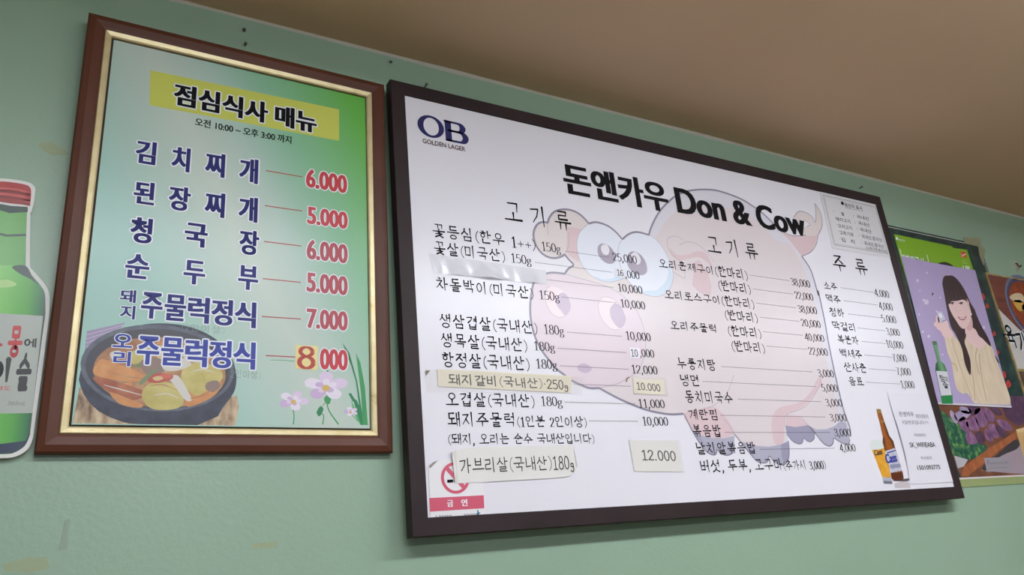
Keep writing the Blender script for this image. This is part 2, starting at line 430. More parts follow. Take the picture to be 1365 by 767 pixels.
# ------------------------------------------------------------------ shared paper and ink
m_black = mat('black_ink', (15, 13, 16), .6, .1); m_brush = mat('brush_ink', (24, 22, 28), .6, .1)
m_ink2 = mat('pen_ink', (30, 28, 30), .5); m_grey = mat('grey_ink', (120, 116, 124), .5)
m_paper = mat('white_board_print', (225, 222, 229), .3, .5)
m_note = noisy('cream_note_paper', [(.3, (221, 212, 190)), (.7, (229, 221, 203))], 9, .55, .3)
m_note2 = noisy('pale_note_paper', [(.3, (220, 217, 213)), (.7, (227, 224, 219))], 9, .5, .35)
m_tape = film('clear_tape', (226, 222, 212), .14, .2)
m_whitetape = film('white_cover_tape', (240, 239, 246), .78, .12, .6)

def moulding(mb, w, h, prof, m, x0=0.0, z0=0.0):
    """mitred moulding: profile = [(inset, y)...] swept round a w x h rectangle hanging from (x0, z0)"""
    loops = []
    for d, y in prof:
        loops.append([(x0 + d, y, z0 - d), (x0 + d, y, z0 - h + d), (x0 + w - d, y, z0 - h + d), (x0 + w - d, y, z0 - d)])
    for k in range(len(loops) - 1):
        a, c = loops[k], loops[k + 1]
        for i in range(4):
            j = (i + 1) % 4
            mb.add([a[i], a[j], c[j], c[i]], [(0, 1, 2, 3)], m)

def rect(u0, u1, v0, v1): return [(u0, v0), (u1, v0), (u1, v1), (u0, v1)]

# ------------------------------------------------------------------ the big price board
BW, BH, BM = 1.5, .845, .0288
m_darkwood = noisy('dark_brown_frame', [(.3, (38, 26, 27)), (.7, (50, 36, 38))], 6, .5, .25, stretch=(1, 1, 1), dist=.5)
board = empty('price_board', (0, 0, 0))
tag(board, 'large white price board in a dark brown frame with a pale pink cartoon pig', 'menu board')
b = MB()
moulding(b, BW, BH, [(.004, .022), (0, .022), (0, .0012), (.0012, 0), (BM - .001, 0), (BM, .001), (BM, .006)], m_darkwood)
b.build('frame', board, weld=True)
b = MB(); b.box(.004, BW - .004, .0065, .021, -BH + .004, -.004, mat('backing_hardboard', (120, 96, 70), .8)); b.build('backing_panel', board)
b = MB(); m_batten = mat('pine_batten', (150, 120, 84), .7)
b.box(.12, BW - .12, .0215, .039, -.11, -.07, m_batten); b.build('batten', board)
b = MB(); b.box(.12, BW - .12, .0215, .039, -.78, -.74, m_batten); b.build('batten', board)

PB = Plane(d=.003)
sheet = MB(); sheet.box(.026, BW - .026, .003, .006, -BH + .026, -.026, m_paper)
sheet_o = sheet.build('menu_sheet', board)
Y0 = .003
def lay(k): return Y0 - L1 * k

# --- the cartoon pig printed behind the lists
pig_body = mat('print_pig_body', (214, 203, 205), .3); pig_rim = mat('print_pig_rim', (212, 209, 218), .3)
pig_pink = mat('print_pig_pink', (212, 187, 191), .3); pig_snout = mat('print_pig_snout', (215, 198, 206), .3)
pig_line = mat('print_pig_outline', (136, 129, 146), .3); pig_thin = mat('print_pig_thin_line', (174, 163, 172), .3)
pig_hoof = mat('print_pig_hoof', (172, 169, 186), .3); pig_hoof2 = mat('print_pig_hoof_deep', (152, 149, 171), .3)
pig_eye = mat('print_pig_eye', (220, 223, 233), .3); pig_blue = mat('print_pig_eye_blue', (198, 213, 227), .3)
pig_pupil = mat('print_pig_pupil', (160, 149, 166), .3); pig_glint = mat('print_pig_glint', (222, 218, 226), .3)
pig_ear = mat('print_pig_ear', (215, 204, 203), .3); pig_nose = mat('print_pig_nostril', (190, 170, 190), .3); pig_nose2 = mat('print_pig_nostril_light', (227, 208, 212), .3)

BODY = Z(840, 240, 5.48, [(135, 405), (160, 330), (215, 230), (290, 150), (355, 105), (440, 78), (550, 70), (650, 82), (800, 135), (900, 195), (980, 255), (1070, 345)]) \
     + Z(960, 230, 4.51, [(400, 395), (450, 450), (490, 505), (545, 590), (590, 740)]) + Z(1040, 360, 4.26, [(215, 120), (250, 280), (275, 420), (310, 590), (350, 760)]) \
     + Z(1020, 460, 4.264, [(455, 400), (480, 470), (485, 520)])
HOOFS = Z(900, 500, 5.112, [(1190, 440), (1180, 470), (1150, 470), (1110, 450), (1080, 432), (1075, 465), (1055, 485), (1020, 475), (985, 440), (950, 397), (945, 435), (920, 455), (895, 447), (875, 430),
                            (865, 462), (840, 470), (805, 455), (780, 430), (760, 402)])
FOOT = Z(900, 500, 5.112, [(770, 450), (776, 520), (770, 575), (745, 610), (715, 612), (675, 590), (640, 555), (630, 588), (608, 600), (560, 590), (500, 525), (440, 450), (400, 400)])
FOOT2 = Z(900, 500, 5.112, [(402, 470), (398, 520), (375, 542), (345, 548), (310, 535), (285, 510), (278, 538), (255, 545), (210, 520), (150, 440), (100, 350), (60, 268)])
BELLY = Z(740, 480, 4.795, [(820, 345), (760, 349), (700, 345), (600, 325), (500, 290), (400, 245), (330, 208), (280, 180)])
SNOUTB = Z(740, 480, 4.795, [(280, 180), (240, 182), (200, 175), (110, 135), (50, 90), (10, 60)]) + Z(690, 370, 5.48, [(250, 630), (180, 540), (125, 430), (97, 310), (92, 200), (105, 90), (118, 40)]) + Z(700, 260, 5.48, [(85, 620), (145, 577)])
SNOUTT = Z(700, 260, 5.48, [(145, 577), (200, 568), (290, 577), (400, 610), (560, 655), (650, 695), (720, 745)]) + Z(690, 370, 5.48, [(850, 210), (900, 310), (930, 410), (935, 500), (915, 610), (870, 690)]) + Z(740, 480, 4.795, [(450, 125), (400, 152), (330, 170), (280, 180)])
EARL = Z(700, 260, 5.48, [(165, 205), (130, 198), (90, 215), (65, 260), (62, 310), (80, 370), (120, 425), (170, 455), (220, 462), (265, 450), (288, 435)])
EART = Z(700, 260, 5.48, [(165, 205), (175, 170), (205, 130), (250, 110), (310, 107), (370, 125), (420, 160), (465, 210)])
CHIN = Z(700, 260, 5.48, [(288, 435), (320, 475), (352, 512), (315, 540), (290, 575)])
EYEL = Z(700, 260, 5.48, [(465, 210), (520, 200), (600, 225), (660, 270), (710, 325), (760, 420), (770, 520), (730, 600), (680, 625), (610, 638), (540, 622), (470, 580), (415, 510), (385, 430), (378, 345), (400, 270)])
EYER = Z(700, 260, 5.48, [(710, 325), (760, 285), (820, 272), (905, 293), (970, 340), (1030, 430), (1070, 530), (1080, 610), (1055, 690), (1000, 735), (930, 742), (850, 715), (780, 660), (720, 580), (690, 500), (678, 420), (688, 360)])
P = PB.pts
pig = MB()
def sm(px, closed=False, n=5): return smooth(P(px), closed, n)
# far-to-near fills
outline = sm(BODY) + sm(HOOFS) + sm(FOOT) + sm(FOOT2) + sm(BELLY) + sm(SNOUTB[:8]) + P([(760, 380), (800, 345)])
pig.flat(outline, lay(1), pig_rim)
inner = sm(Z(840, 240, 5.48, [(150, 470), (200, 400), (240, 330), (320, 240), (430, 190), (560, 180), (700, 200), (860, 260), (960, 330), (1060, 440)])) \
      + sm([(1054, 326), (1068, 350), (1080, 382), (1090, 420), (1097, 460), (1106, 500), (1116, 540), (1122, 572)]) + P([(1118, 561), (1106, 571), (1088, 573), (1077, 567), (1062, 570), (1047, 567), (1048, 588)]) \
      + P([(1040, 593), (1025, 596), (1005, 594), (988, 589), (979, 581), (964, 584.5), (947, 583.7), (932, 580)]) + P(FOOT2[-2:]) + sm(BELLY) + P([(790, 500), (800, 420), (830, 370)])
pig.flat(inner, lay(2), pig_body)
# pink shading inside the body
pig.flat(sm(Z(900, 500, 5.112, [(1000, 60), (960, 120), (900, 190), (830, 240), (760, 270), (745, 350), (735, 470), (690, 480), (660, 400), (665, 280), (720, 220), (840, 190), (920, 120), (960, 40), (985, 10)]), True), lay(3), pig_pink)
pig.flat(sm(Z(900, 500, 5.112, [(60, 268), (150, 240), (250, 215), (320, 260), (380, 340), (400, 400), (330, 430), (240, 425), (165, 405), (100, 350)]), True), lay(3), pig_pink)
pig.flat(P(Z(900, 500, 5.112, [(760, 270), (860, 285), (905, 343), (820, 357), (750, 345)])), lay(3.2), pig_pink)
pig.flat(P(Z(870, 330, 6.39, [(395, 105), (355, 125), (345, 250), (335, 325), (400, 385), (490, 430), (500, 330), (470, 220)])), lay(3.4), pig_pink)
pig.flat(sm(Z(840, 240, 5.48, [(290, 500), (340, 545), (420, 545), (500, 520), (560, 545), (600, 640), (560, 600), (500, 565), (430, 575), (370, 590), (310, 560)]), True), lay(3), pig_pink)
# hooves
pig.flat(P(Z(900, 500, 5.112, [(750, 345), (820, 357), (905, 343), (950, 385), (950, 397)])) + sm(HOOFS[9:]), lay(4), pig_hoof2)
pig.flat(P(Z(900, 500, 5.112, [(905, 343), (960, 372), (1030, 370), (1085, 350), (1130, 310), (1165, 330)])) + sm(HOOFS[:10]), lay(4), pig_hoof)
pig.flat(P(Z(900, 500, 5.112, [(400, 400), (450, 455), (540, 483), (640, 490), (720, 475), (765, 455)])) + sm(FOOT), lay(4), pig_hoof)
pig.flat(P(Z(900, 500, 5.112, [(720, 475), (765, 455), (776, 520), (770, 575), (745, 610), (725, 560)])), lay(4.2), pig_hoof2)
pig.flat(P(Z(900, 500, 5.112, [(110, 370), (165, 410), (240, 428), (330, 432), (405, 415)])) + sm(FOOT2), lay(4), pig_hoof)
# thin inner lines
for c in ([(400, 0), (360, 110), (290, 190), (215, 230)], [(330, 300), (370, 350), (400, 400)], [(1000, 10), (960, 120), (880, 220), (760, 272), (745, 345)], [(870, 300), (905, 343)]):
    ribbon(pig, sm(Z(900, 500, 5.112, c)), .0011, lay(4.5), pig_thin)
for c in ([(390, 440), (340, 412), (285, 420), (270, 460), (300, 540), (390, 620), (400, 720)], [(360, 475), (420, 452), (490, 470), (560, 530), (615, 600)], [(310, 670), (400, 725)]):
    ribbon(pig, sm(Z(840, 240, 5.48, c)), .0012, lay(4.5), pig_thin)
# head: ears, snout, eyes
pig.flat(sm(EART) + P(Z(700, 260, 5.48, [(560, 420), (420, 560)])) + P(CHIN[::-1]) + sm(EARL)[::-1], lay(5), pig_ear)
pig.flat(P(Z(700, 260, 5.48, [(310, 235), (350, 235), (430, 260), (385, 400), (410, 485), (385, 490), (330, 450), (300, 420)])), lay(6), pig_pink)
ribbon(pig, sm(Z(700, 260, 5.48, [(165, 205), (165, 290)])), .001, lay(6.5), pig_thin)
ribbon(pig, sm(Z(700, 260, 5.48, [(288, 435), (315, 380), (318, 300), (300, 250)])), .0011, lay(6.5), pig_thin)
pig.flat(P(CHIN) + P(Z(700, 260, 5.48, [(290, 575), (500, 640), (700, 720), (760, 640), (500, 480), (400, 470)])), lay(5.5), pig_ear)
pig.flat(sm(SNOUTB) + sm(SNOUTT), lay(7), pig_snout)
ribbon(pig, sm(SNOUTT[2:]), .0012, lay(8), pig_thin)
for c, mm in (([(240, 62), (300, 80), (350, 120), (388, 205), (380, 250), (348, 283), (300, 292), (250, 262), (215, 205), (198, 130), (215, 80)], pig_nose2),
              ([(330, 110), (365, 140), (388, 205), (378, 250), (348, 280), (315, 240), (285, 200), (290, 140)], pig_nose),
              ([(635, 142), (700, 160), (755, 215), (788, 290), (780, 350), (740, 380), (690, 380), (640, 340), (605, 285), (588, 215), (600, 165)], pig_nose2),
              ([(715, 190), (755, 215), (788, 290), (780, 345), (745, 372), (705, 335), (680, 290), (675, 235), (690, 205)], pig_nose)):
    pig.flat(sm(Z(690, 370, 5.48, c), True), lay(8 if mm is pig_nose2 else 9), mm)
for c in ([(240, 62), (215, 80), (198, 130), (215, 205), (250, 262), (300, 292), (348, 283)], [(755, 215), (700, 160), (635, 142), (600, 165), (588, 215), (605, 285), (640, 340), (690, 380), (740, 380)]):
    ribbon(pig, sm(Z(690, 370, 5.48, c)), .0009, lay(9), pig_thin)
pig.flat(sm(Z(690, 370, 5.48, [(437, 650), (460, 632), (500, 632), (535, 655), (538, 678), (510, 697), (470, 694), (440, 675)]), True), lay(8), pig_nose)
pig.flat(sm(EYEL, True), lay(9), pig_eye)
pig.flat(sm(Z(700, 260, 5.48, [(500, 590), (560, 615), (620, 612), (690, 590), (740, 550), (730, 600), (680, 625), (610, 638), (540, 622)]), True), lay(9.5), pig_blue)
ribbon(pig, sm(EYEL + EYEL[:1]), .0011, lay(10), pig_thin)
pig.flat(sm(EYER, True), lay(11), pig_eye)
pig.flat(sm(Z(700, 260, 5.48, [(1045, 520), (1075, 580), (1070, 660), (1010, 732), (930, 742), (850, 715), (890, 700), (960, 695), (1020, 640), (1045, 580)]), True), lay(11.5), pig_blue)
ribbon(pig, sm(EYER + EYER[:1]), .0011, lay(12), pig_thin)
def prt(c, k, mm): pig.flat(sm(Z(700, 260, 5.48, c), True), lay(k), mm)
prt([(530, 385), (545, 362), (575, 356), (615, 375), (645, 410), (660, 450), (655, 490), (625, 504), (590, 497), (555, 470), (532, 430)], 13, pig_pupil)
prt([(553, 385), (570, 362), (600, 368), (615, 400), (608, 432), (590, 440), (565, 425)], 14, pig_glint)
prt([(745, 450), (765, 420), (795, 413), (840, 435), (875, 480), (890, 530), (885, 570), (850, 587), (805, 575), (765, 545), (745, 500)], 13, pig_pupil)
prt([(772, 440), (800, 418), (830, 440), (845, 480), (830, 508), (800, 500), (778, 470)], 14, pig_glint)
# tail
pig.flat(P(Z(960, 230, 4.51, [(355, 345), (400, 372), (450, 380), (515, 378), (588, 375), (575, 430), (545, 478), (490, 505), (430, 425)])), lay(5), pig_pink)
pig.flat(sm(Z(960, 230, 4.51, [(440, 275), (470, 236), (510, 240), (550, 265), (572, 300), (578, 260), (575, 225), (568, 186), (600, 235), (612, 290), (610, 330), (588, 375), (515, 380), (480, 340)]), False), lay(5.5), pig_ear)
pig.flat(P(Z(960, 230, 4.51, [(500, 283), (540, 312), (522, 324), (480, 330), (470, 300)])), lay(6), m_paper)
for c, w in (([(345, 332), (400, 368), (450, 382), (515, 378)], .002), ([(490, 505), (545, 478), (578, 430), (588, 375)], .002), ([(588, 375), (610, 330), (612, 290), (600, 235), (568, 186)], .002),
             ([(568, 186), (575, 230), (572, 300), (550, 265), (510, 240), (470, 236), (442, 270)], .002), ([(500, 283), (540, 312), (522, 324)], .0014)):
    ribbon(pig, sm(Z(960, 230, 4.51, c)), w, lay(7), pig_line)
# bold grey outline
for c in (BODY[:12], BODY[14:], BELLY, SNOUTB, EARL, EART, CHIN, EYEL[:5], EYER[:4]): ribbon(pig, sm(c), .0045, lay(15), pig_line)
ribbon(pig, sm(SNOUTT[:3]), .0045, lay(15), pig_line)
for c in (HOOFS, FOOT, FOOT2): ribbon(pig, sm(c), .003, lay(15), pig_line)
pig_o = pig.build('pig_print', sheet_o)
pig_o['label'] = 'pale pink cartoon pig print with big white eyes'

# --- headings
LT = 18                                           # lettering lies above the picture
def lettering(name, build, parent=None, label=None):
    mb = MB(); build(mb); o = mb.build(name, parent or sheet_o)
    if label: o['label'] = label
    return o
def title(mb):
    type_line(PB, mb, '돈앤카우', 754.5, 217.2, 258.5, 892.6, lay(LT), m_black, off=.02, bold=(-.028, -.012, .012, .028))
    type_line(PB, mb, 'Don & Cow', 904.6, 250.4, 284, 1076, lay(LT), m_black, off=.018, bold=(-.03, -.01, .01, .03))
lettering('title_lettering', title, label='bold black shop name across the top of the board')

m_navy = mat('navy_ink', (30, 32, 92), .35); m_maroon = mat('maroon_ink', (74, 40, 40), .35)
def ob(mb):
    c, rx = PB.P(574.2, 168), 0
    l, r_ = PB.P(556.2, 163), PB.P(592, 176); t_, b_ = PB.P(566.5, 152.8), PB.P(579, 184.4)
    cx, cz = (l[0] + r_[0]) / 2, (t_[1] + b_[1]) / 2; a, h = (r_[0] - l[0]) / 2, (t_[1] - b_[1]) / 2
    N = 40; out = [(cx + a * math.cos(q), cz + h * math.sin(q)) for q in (2 * math.pi * i / N for i in range(N))]
    inn = [(cx + a * .03 + a * .58 * math.cos(q), cz + h * .80 * math.sin(q)) for q in (2 * math.pi * i / N for i in range(N))]
    for i in range(N):
        j = (i + 1) % N; mb.flat([out[i], out[j], inn[j], inn[i]], lay(LT), m_navy)
    bl, tl, br = PB.P(594.3, 187.6), PB.P(590.9, 159.6), PB.P(624.6, 185)
    x0, z0, z1, x1 = bl[0], bl[1], tl[1], br[0]; w = x1 - x0; h = z1 - z0
    def bowl(za, zb, xr, tk):
        o_ = [(x0 + .12 * w, zb)] + smooth([(x0 + .5 * w, zb), (x0 + .85 * xr * w, zb - .04 * h), (x0 + xr * w, (za + zb) / 2), (x0 + .85 * xr * w, za + .03 * h), (x0 + .5 * w, za)], False, 6) + [(x0 + .12 * w, za)]
        i_ = [(x0 + .12 * w, zb - tk)] + smooth([(x0 + .5 * w, zb - tk), (x0 + .66 * xr * w, zb - tk - .03 * h), (x0 + (xr - .26) * w, (za + zb) / 2), (x0 + .66 * xr * w, za + tk + .02 * h), (x0 + .5 * w, za + tk)], False, 6) + [(x0 + .12 * w, za + tk)]
        for k in range(len(o_) - 1): mb.flat([o_[k], o_[k + 1], i_[k + 1], i_[k]], lay(LT), m_navy)
    mb.flat([(x0 + .0 * w, z1), (x0 + .27 * w, z1), (x0 + .27 * w, z0), (x0 + .0 * w, z0)], lay(LT), m_navy)
    mb.flat([(x0 - .06 * w, z1), (x0 + .3 * w, z1), (x0 + .3 * w, z1 - .09 * h), (x0 - .01 * w, z1 - .09 * h)], lay(LT), m_navy)
    mb.flat([(x0 - .02 * w, z0), (x0 + .3 * w, z0), (x0 + .3 * w, z0 + .09 * h), (x0 + .02 * w, z0 + .09 * h)], lay(LT), m_navy)
    bowl(z0 + .48 * h, z1, .9, .1 * h); bowl(z0, z0 + .58 * h, 1.0, .1 * h)
    type_line(PB, mb, 'GOLDEN LAGER', 563.3, 184.6, 190.8, 620.6, lay(LT), m_maroon, off=.02)
lettering('beer_logo', ob, label='navy two-letter logo with small maroon capitals below')

def heads(text, *a):
    return lettering('heading_lettering', lambda mb: brush_line(PB, mb, text, *a, lay(LT), m_black, w=.105, gap=.55))
heads('고기류', 673, 268.5, 294.5, 763)
heads('고기류', 943.9, 315, 337, 1012.3)
lettering('heading_lettering', lambda mb: brush_line(PB, mb, '주류', 1112.2, 339.8, 361, 1158.8, lay(LT), m_black, w=.105, gap=.9))

# --- the price lists: (dish, x left, y top, y bottom, x right) in the photograph
DISHES = [('꽃등심(한우 1++)', 576.9, 298.3, 315.2, 714.2), ('꽃살(미국산)', 578.8, 321.8, 338.2, 673.5), ('차돌박이(미국산)', 581.9, 369.7, 386.2, 711.5),
          ('생삼겹살(국내산)', 586.3, 418.7, 436.2, 716.8), ('생목살(국내산)', 588.2, 444.5, 462.5, 703.2), ('항정살(국내산)', 589.7, 470.2, 489, 706.3),
          ('오겹살(국내산)', 594.4, 523.4, 541.4, 713), ('돼지주물럭', 596.8, 550, 568.8, 686.4)]
SMALL = [('(1인분 2인이상)', 689.9, 554.9, 569.3, 782.6), ('(돼지, 오리는 순수 국내산입니다)', 597.9, 578.8, 593, 792.8), ('(추가시 3,000)', 1045.6, 614.6, 627.4, 1101.4)]
DISHES2 = [('오리훈제구이', 878.6, 345.3, 356.6, 950.6), ('(한마리)', 954.5, 354.6, 368.2, 997.5), ('(반마리)', 958.9, 373.8, 387.4, 1001.5), ('오리로스구이', 886.1, 386.7, 397.8, 959.2),
           ('(한마리)', 963.1, 394.4, 407.6, 1006.2), ('(반마리)', 967.5, 413.4, 426.6, 1010.8), ('오리주물럭', 893.9, 427.8, 439.1, 955.6), ('(한마리)', 971.7, 434.3, 448, 1015.5),
           ('(반마리)', 976.7, 454.5, 468.4, 1020.4), ('누룽지탕', 903.5, 477.4, 491.8, 955.1), ('냉면', 908.2, 500, 514.5, 932.4), ('동치미국수', 914.1, 521.5, 537, 977.8),
           ('계란찜', 918.6, 546, 559.8, 957), ('볶음밥', 924.3, 567.1, 582.6, 962.4), ('날치알볶음밥', 929.4, 590.6, 606, 1008.5), ('버섯, 두부, 고구마', 934.8, 614.4, 630, 1044)]
DRINKS = [('소주', 1098.7, 376, 385.2, 1116.8), ('맥주', 1102.2, 392.9, 403, 1121.5), ('청하', 1106.9, 410.5, 421.5, 1126.4), ('막걸리', 1110.9, 428.8, 439.8, 1140.5),
          ('복분자', 1117.5, 446.9, 458.1, 1145.6), ('백세주', 1121, 465.6, 476.7, 1150.3), ('산사춘', 1126.4, 483.9, 495.7, 1156.2), ('음료', 1132.3, 502.7, 513.8, 1152.2)]
for t in DISHES: lettering('dish_lettering', lambda mb: brush_line(PB, mb, *t, lay(LT), m_brush, w=.115, gap=.2))
for t in SMALL: lettering('remark_lettering', lambda mb: brush_line(PB, mb, *t, lay(LT), m_brush, w=.115, gap=.12))
for t in DISHES2: lettering('dish_lettering', lambda mb: brush_line(PB, mb, *t, lay(LT), m_brush, w=.122, gap=.2))
for t in DRINKS: lettering('drink_lettering', lambda mb: brush_line(PB, mb, *t, lay(LT), m_brush, w=.12, gap=.14))
WEIGHTS = [('150g', 722.8, 322.6, 334.3, 747.8), ('150g', 682, 338.2, 350, 708.7), ('150g', 719.6, 387.4, 399.1, 746.2), ('180g', 725.9, 432.8, 445.3, 752.2),
           ('180g', 712.6, 455.5, 467.2, 740), ('180g', 715.4, 478.8, 491.3, 743.1), ('180g', 722, 528.9, 541.4, 750.1)]
for t in WEIGHTS: lettering('weight_lettering', lambda mb: brush_line(PB, mb, *t, lay(LT), m_brush, w=.095, figh=1.0, gap=0))
PRICES = [('25,000', 817.2, 337.2, 347.6, 849.5), (',000', 833.6, 360.4, 370.4, 853), ('10,000', 824.5, 378.4, 388.6, 856.9), ('10,000', 828.1, 399.3, 409.7, 860.5), ('10,000', 835.1, 442.1, 453, 867.9),
          (',000', 853, 465.6, 476, 872.5), ('12,000', 842.9, 487, 498, 877), ('11,000', 852, 532.6, 543.8, 886.6), ('10,000', 857.4, 556.1, 567.6, 891.2),
          ('38,000', 1055.3, 371, 380.4, 1080.6), ('22,000', 1060.4, 389, 398.2, 1084.6), ('38,000', 1064.6, 407.2, 416.5, 1089.8), ('20,000', 1068.9, 425.6, 435, 1094.5), ('40,000', 1073.6, 444.7, 454, 1099.4),
          ('22,000', 1078.7, 463.3, 472.9, 1104.1), ('3,000', 1091.1, 492.8, 502.4, 1112.2), ('5,000', 1096.2, 512.3, 522, 1117.3), ('3,000', 1101.6, 532.2, 541.8, 1123.2), ('3,000', 1107.2, 552.2, 561.8, 1129.1),
          ('3,000', 1113.3, 572.1, 582, 1134.9), ('4,000', 1120.1, 592.5, 602.4, 1141.2),
          ('4.000', 1166.8, 385.8, 395, 1186), ('4,000', 1172.6, 403, 412.2, 1190.7), ('5.000', 1176.2, 420, 429.4, 1195.4), ('3,000', 1182.7, 437.5, 446.6, 1200.1), ('10,000', 1182.7, 453.9, 463.3, 1204.8),
          ('7,000', 1190.9, 472.2, 481.6, 1209.5), ('7,000', 1196.1, 490.3, 499.8, 1214.9), ('1,000', 1202, 507.9, 517.4, 1219.8)]
for t in PRICES: lettering('price_lettering', lambda mb: brush_line(PB, mb, *t, lay(LT), m_brush, w=.105, figh=1.0, gap=0))
DOTS = [(755, 335.2, 810.4, 343.4), (714.2, 349.8, 815, 363.5), (729.2, 373.1, 816.8, 383.4), (750.2, 396.5, 820.5, 403.8), (756.6, 443, 828, 448.6), (744.2, 464.5, 833.6, 470.4), (747.1, 488.2, 836.9, 492.4),
        (766, 512.3, 839.7, 515.5), (753.6, 536.1, 845.7, 539), (785.9, 561.3, 849, 562.2),
        (1000.2, 367.2, 1051.5, 374.4), (1004.3, 385.6, 1055.9, 392.3), (1008.5, 404.5, 1060.1, 410.6), (1013.2, 423.3, 1064.8, 428.6), (1017.7, 442.5, 1069.4, 447.2), (1022.4, 461.6, 1074.8, 466), (962.2, 488.7, 1082.1, 496.4),
        (937.1, 508.2, 1086.8, 516.3), (984.1, 532, 1093.2, 536.2), (960.9, 553.2, 1099.5, 557), (966.8, 575.9, 1105.8, 577.6), (1013.4, 598.6, 1111.5, 598.6),
        (1121, 384.2, 1165.1, 389.8), (1125.2, 401.5, 1169.1, 406.7), (1131.1, 419.2, 1174.3, 423.6), (1143.3, 437.5, 1179.2, 441.2), (1149.2, 455.5, 1181.3, 458.4), (1152.7, 473.8, 1189.1, 476.4), (1158.5, 491.9, 1193.8, 494.3), (1154.7, 509.8, 1199.6, 512.3)]
for t in DOTS: lettering('leader_dot', lambda mb: dots(PB, mb, *t, lay(LT), m_brush))

# --- printed beer bottle and glass at the bottom right
def Zb(pts): return P(Z(1150, 510, 5.114, pts))
amber = noisy('print_amber_glass', [(.3, (118, 62, 26)), (.6, (160, 92, 34)), (.8, (196, 128, 48))], 40, .3, stretch=(3, 1, .6)); amber_dark = mat('print_brown_glass', (92, 44, 24), .3)
beer = noisy('print_beer', [(.3, (206, 140, 36)), (.7, (228, 172, 62))], 60, .3); foam = mat('print_beer_foam', (214, 218, 216), .3)
silver = noisy('print_silver_label', [(.3, (170, 170, 190)), (.7, (206, 206, 218))], 60, .3); cassblue = mat('print_blue', (44, 56, 140), .3); goldc = mat('print_gold_cap', (150, 116, 60), .3)
shade = mat('print_bottle_shadow', (196, 186, 190), .3)
bot = MB()
bot.flat(Zb([(215, 690), (300, 665), (330, 720), (220, 722)]), lay(1), shade)
bot.flat(smooth(Zb([(270, 660), (320, 655), (328, 664), (290, 676), (200, 672)]), True), lay(2), mat('print_dark_shadow', (90, 84, 90), .3))
bot.flat(Zb([(58, 450), (150, 440), (195, 655), (135, 650)]), lay(3), beer)
bot.flat(smooth(Zb([(52, 402), (90, 392), (145, 400), (152, 445), (60, 458)]), True), lay(4), foam)
bot.flat(Zb([(133, 648), (195, 650), (202, 694), (140, 690)]), lay(4), mat('print_glass_foot', (176, 176, 190), .3))
bot.flat(Zb([(142, 672), (200, 674), (202, 694), (145, 692)]), lay(5), mat('print_glass_foot_deep', (110, 110, 124), .3))
bot.flat(Zb([(92, 182), (122, 182), (130, 215), (150, 275), (182, 365), (208, 400), (222, 450), (272, 615), (280, 655), (262, 668), (215, 670), (198, 660), (190, 620), (152, 470), (135, 410), (137, 372), (116, 280), (98, 215)]), lay(6), amber)
bot.flat(Zb([(150, 275), (182, 365), (208, 400), (222, 450), (212, 452), (196, 405), (172, 375), (140, 275)]), lay(7), amber_dark)
bot.flat(Zb([(135, 410), (137, 372), (150, 380), (150, 430), (160, 470), (152, 470)]), lay(7), amber_dark)
bot.flat(Zb([(190, 618), (272, 612), (280, 655), (262, 668), (215, 670), (198, 660)]), lay(7), amber_dark)
bot.flat(Zb([(92, 182), (122, 182), (128, 208), (99, 212)]), lay(8), goldc)
bot.flat(Zb([(118, 262), (143, 258), (148, 272), (122, 276)]), lay(8), goldc)
bot.flat(Zb([(152, 470), (218, 448), (268, 602), (190, 618)]), lay(8), silver)
bot.flat(Zb([(185, 560), (255, 555), (262, 580), (190, 590)]), lay(9), mat('print_silver_deep', (140, 140, 165), .3))
def cass(mb, x0, yt, yb, x1, x1y, m, bold): type_line(PB, mb, 'Cass', x0, yt, yb, x1, lay(10), m, off=.02, bold=bold, slant=.1, x1y=x1y)
cass(bot, 1182, 606, 618.5, 1196.3, 616, cassblue, (-.05, -.02, .02, .05)); cass(bot, 1166.3, 600.5, 608, 1176.4, 606, mat('print_navy', (52, 40, 48), .3), (-.03, .03))
bot.flat(Zb([(165, 478), (222, 460), (224, 468), (168, 487)]), lay(9), cassblue)
o = bot.build('beer_print', sheet_o); o['label'] = 'small picture of a brown beer bottle and a full glass'

# --- the line hidden under white tape, and the small faint words
lettering('dish_lettering', lambda mb: brush_line(PB, mb, '갈비살(미국산)', 581.1, 346.5, 361, 692, lay(LT), m_brush, w=.115, gap=.2))
lettering('weight_lettering', lambda mb: brush_line(PB, mb, '150g', 699, 360.5, 370, 719, lay(LT), m_brush, w=.095, figh=1.0, gap=0))

# ------------------------------------------------------------------ notes and stickers stuck on the board
YN = .0024                                        # they lie on the printed sheet
def note(name, label, cat, px, m, thick=.0007, group=None):
    o = empty(name, (0, YN, 0)); tag(o, label, cat, group)
    b = MB(); b.slab(PB.pts(px), -thick, 0, m); p = b.build('paper', o); return o, -thick
def film_part(parent, px, m, y, name='tape'):
    b = MB(); b.flat(PB.pts(px), y, m); return b.build(name, parent)
def ink(parent, name, f):
    b = MB(); f(b); return b.build(name, parent)

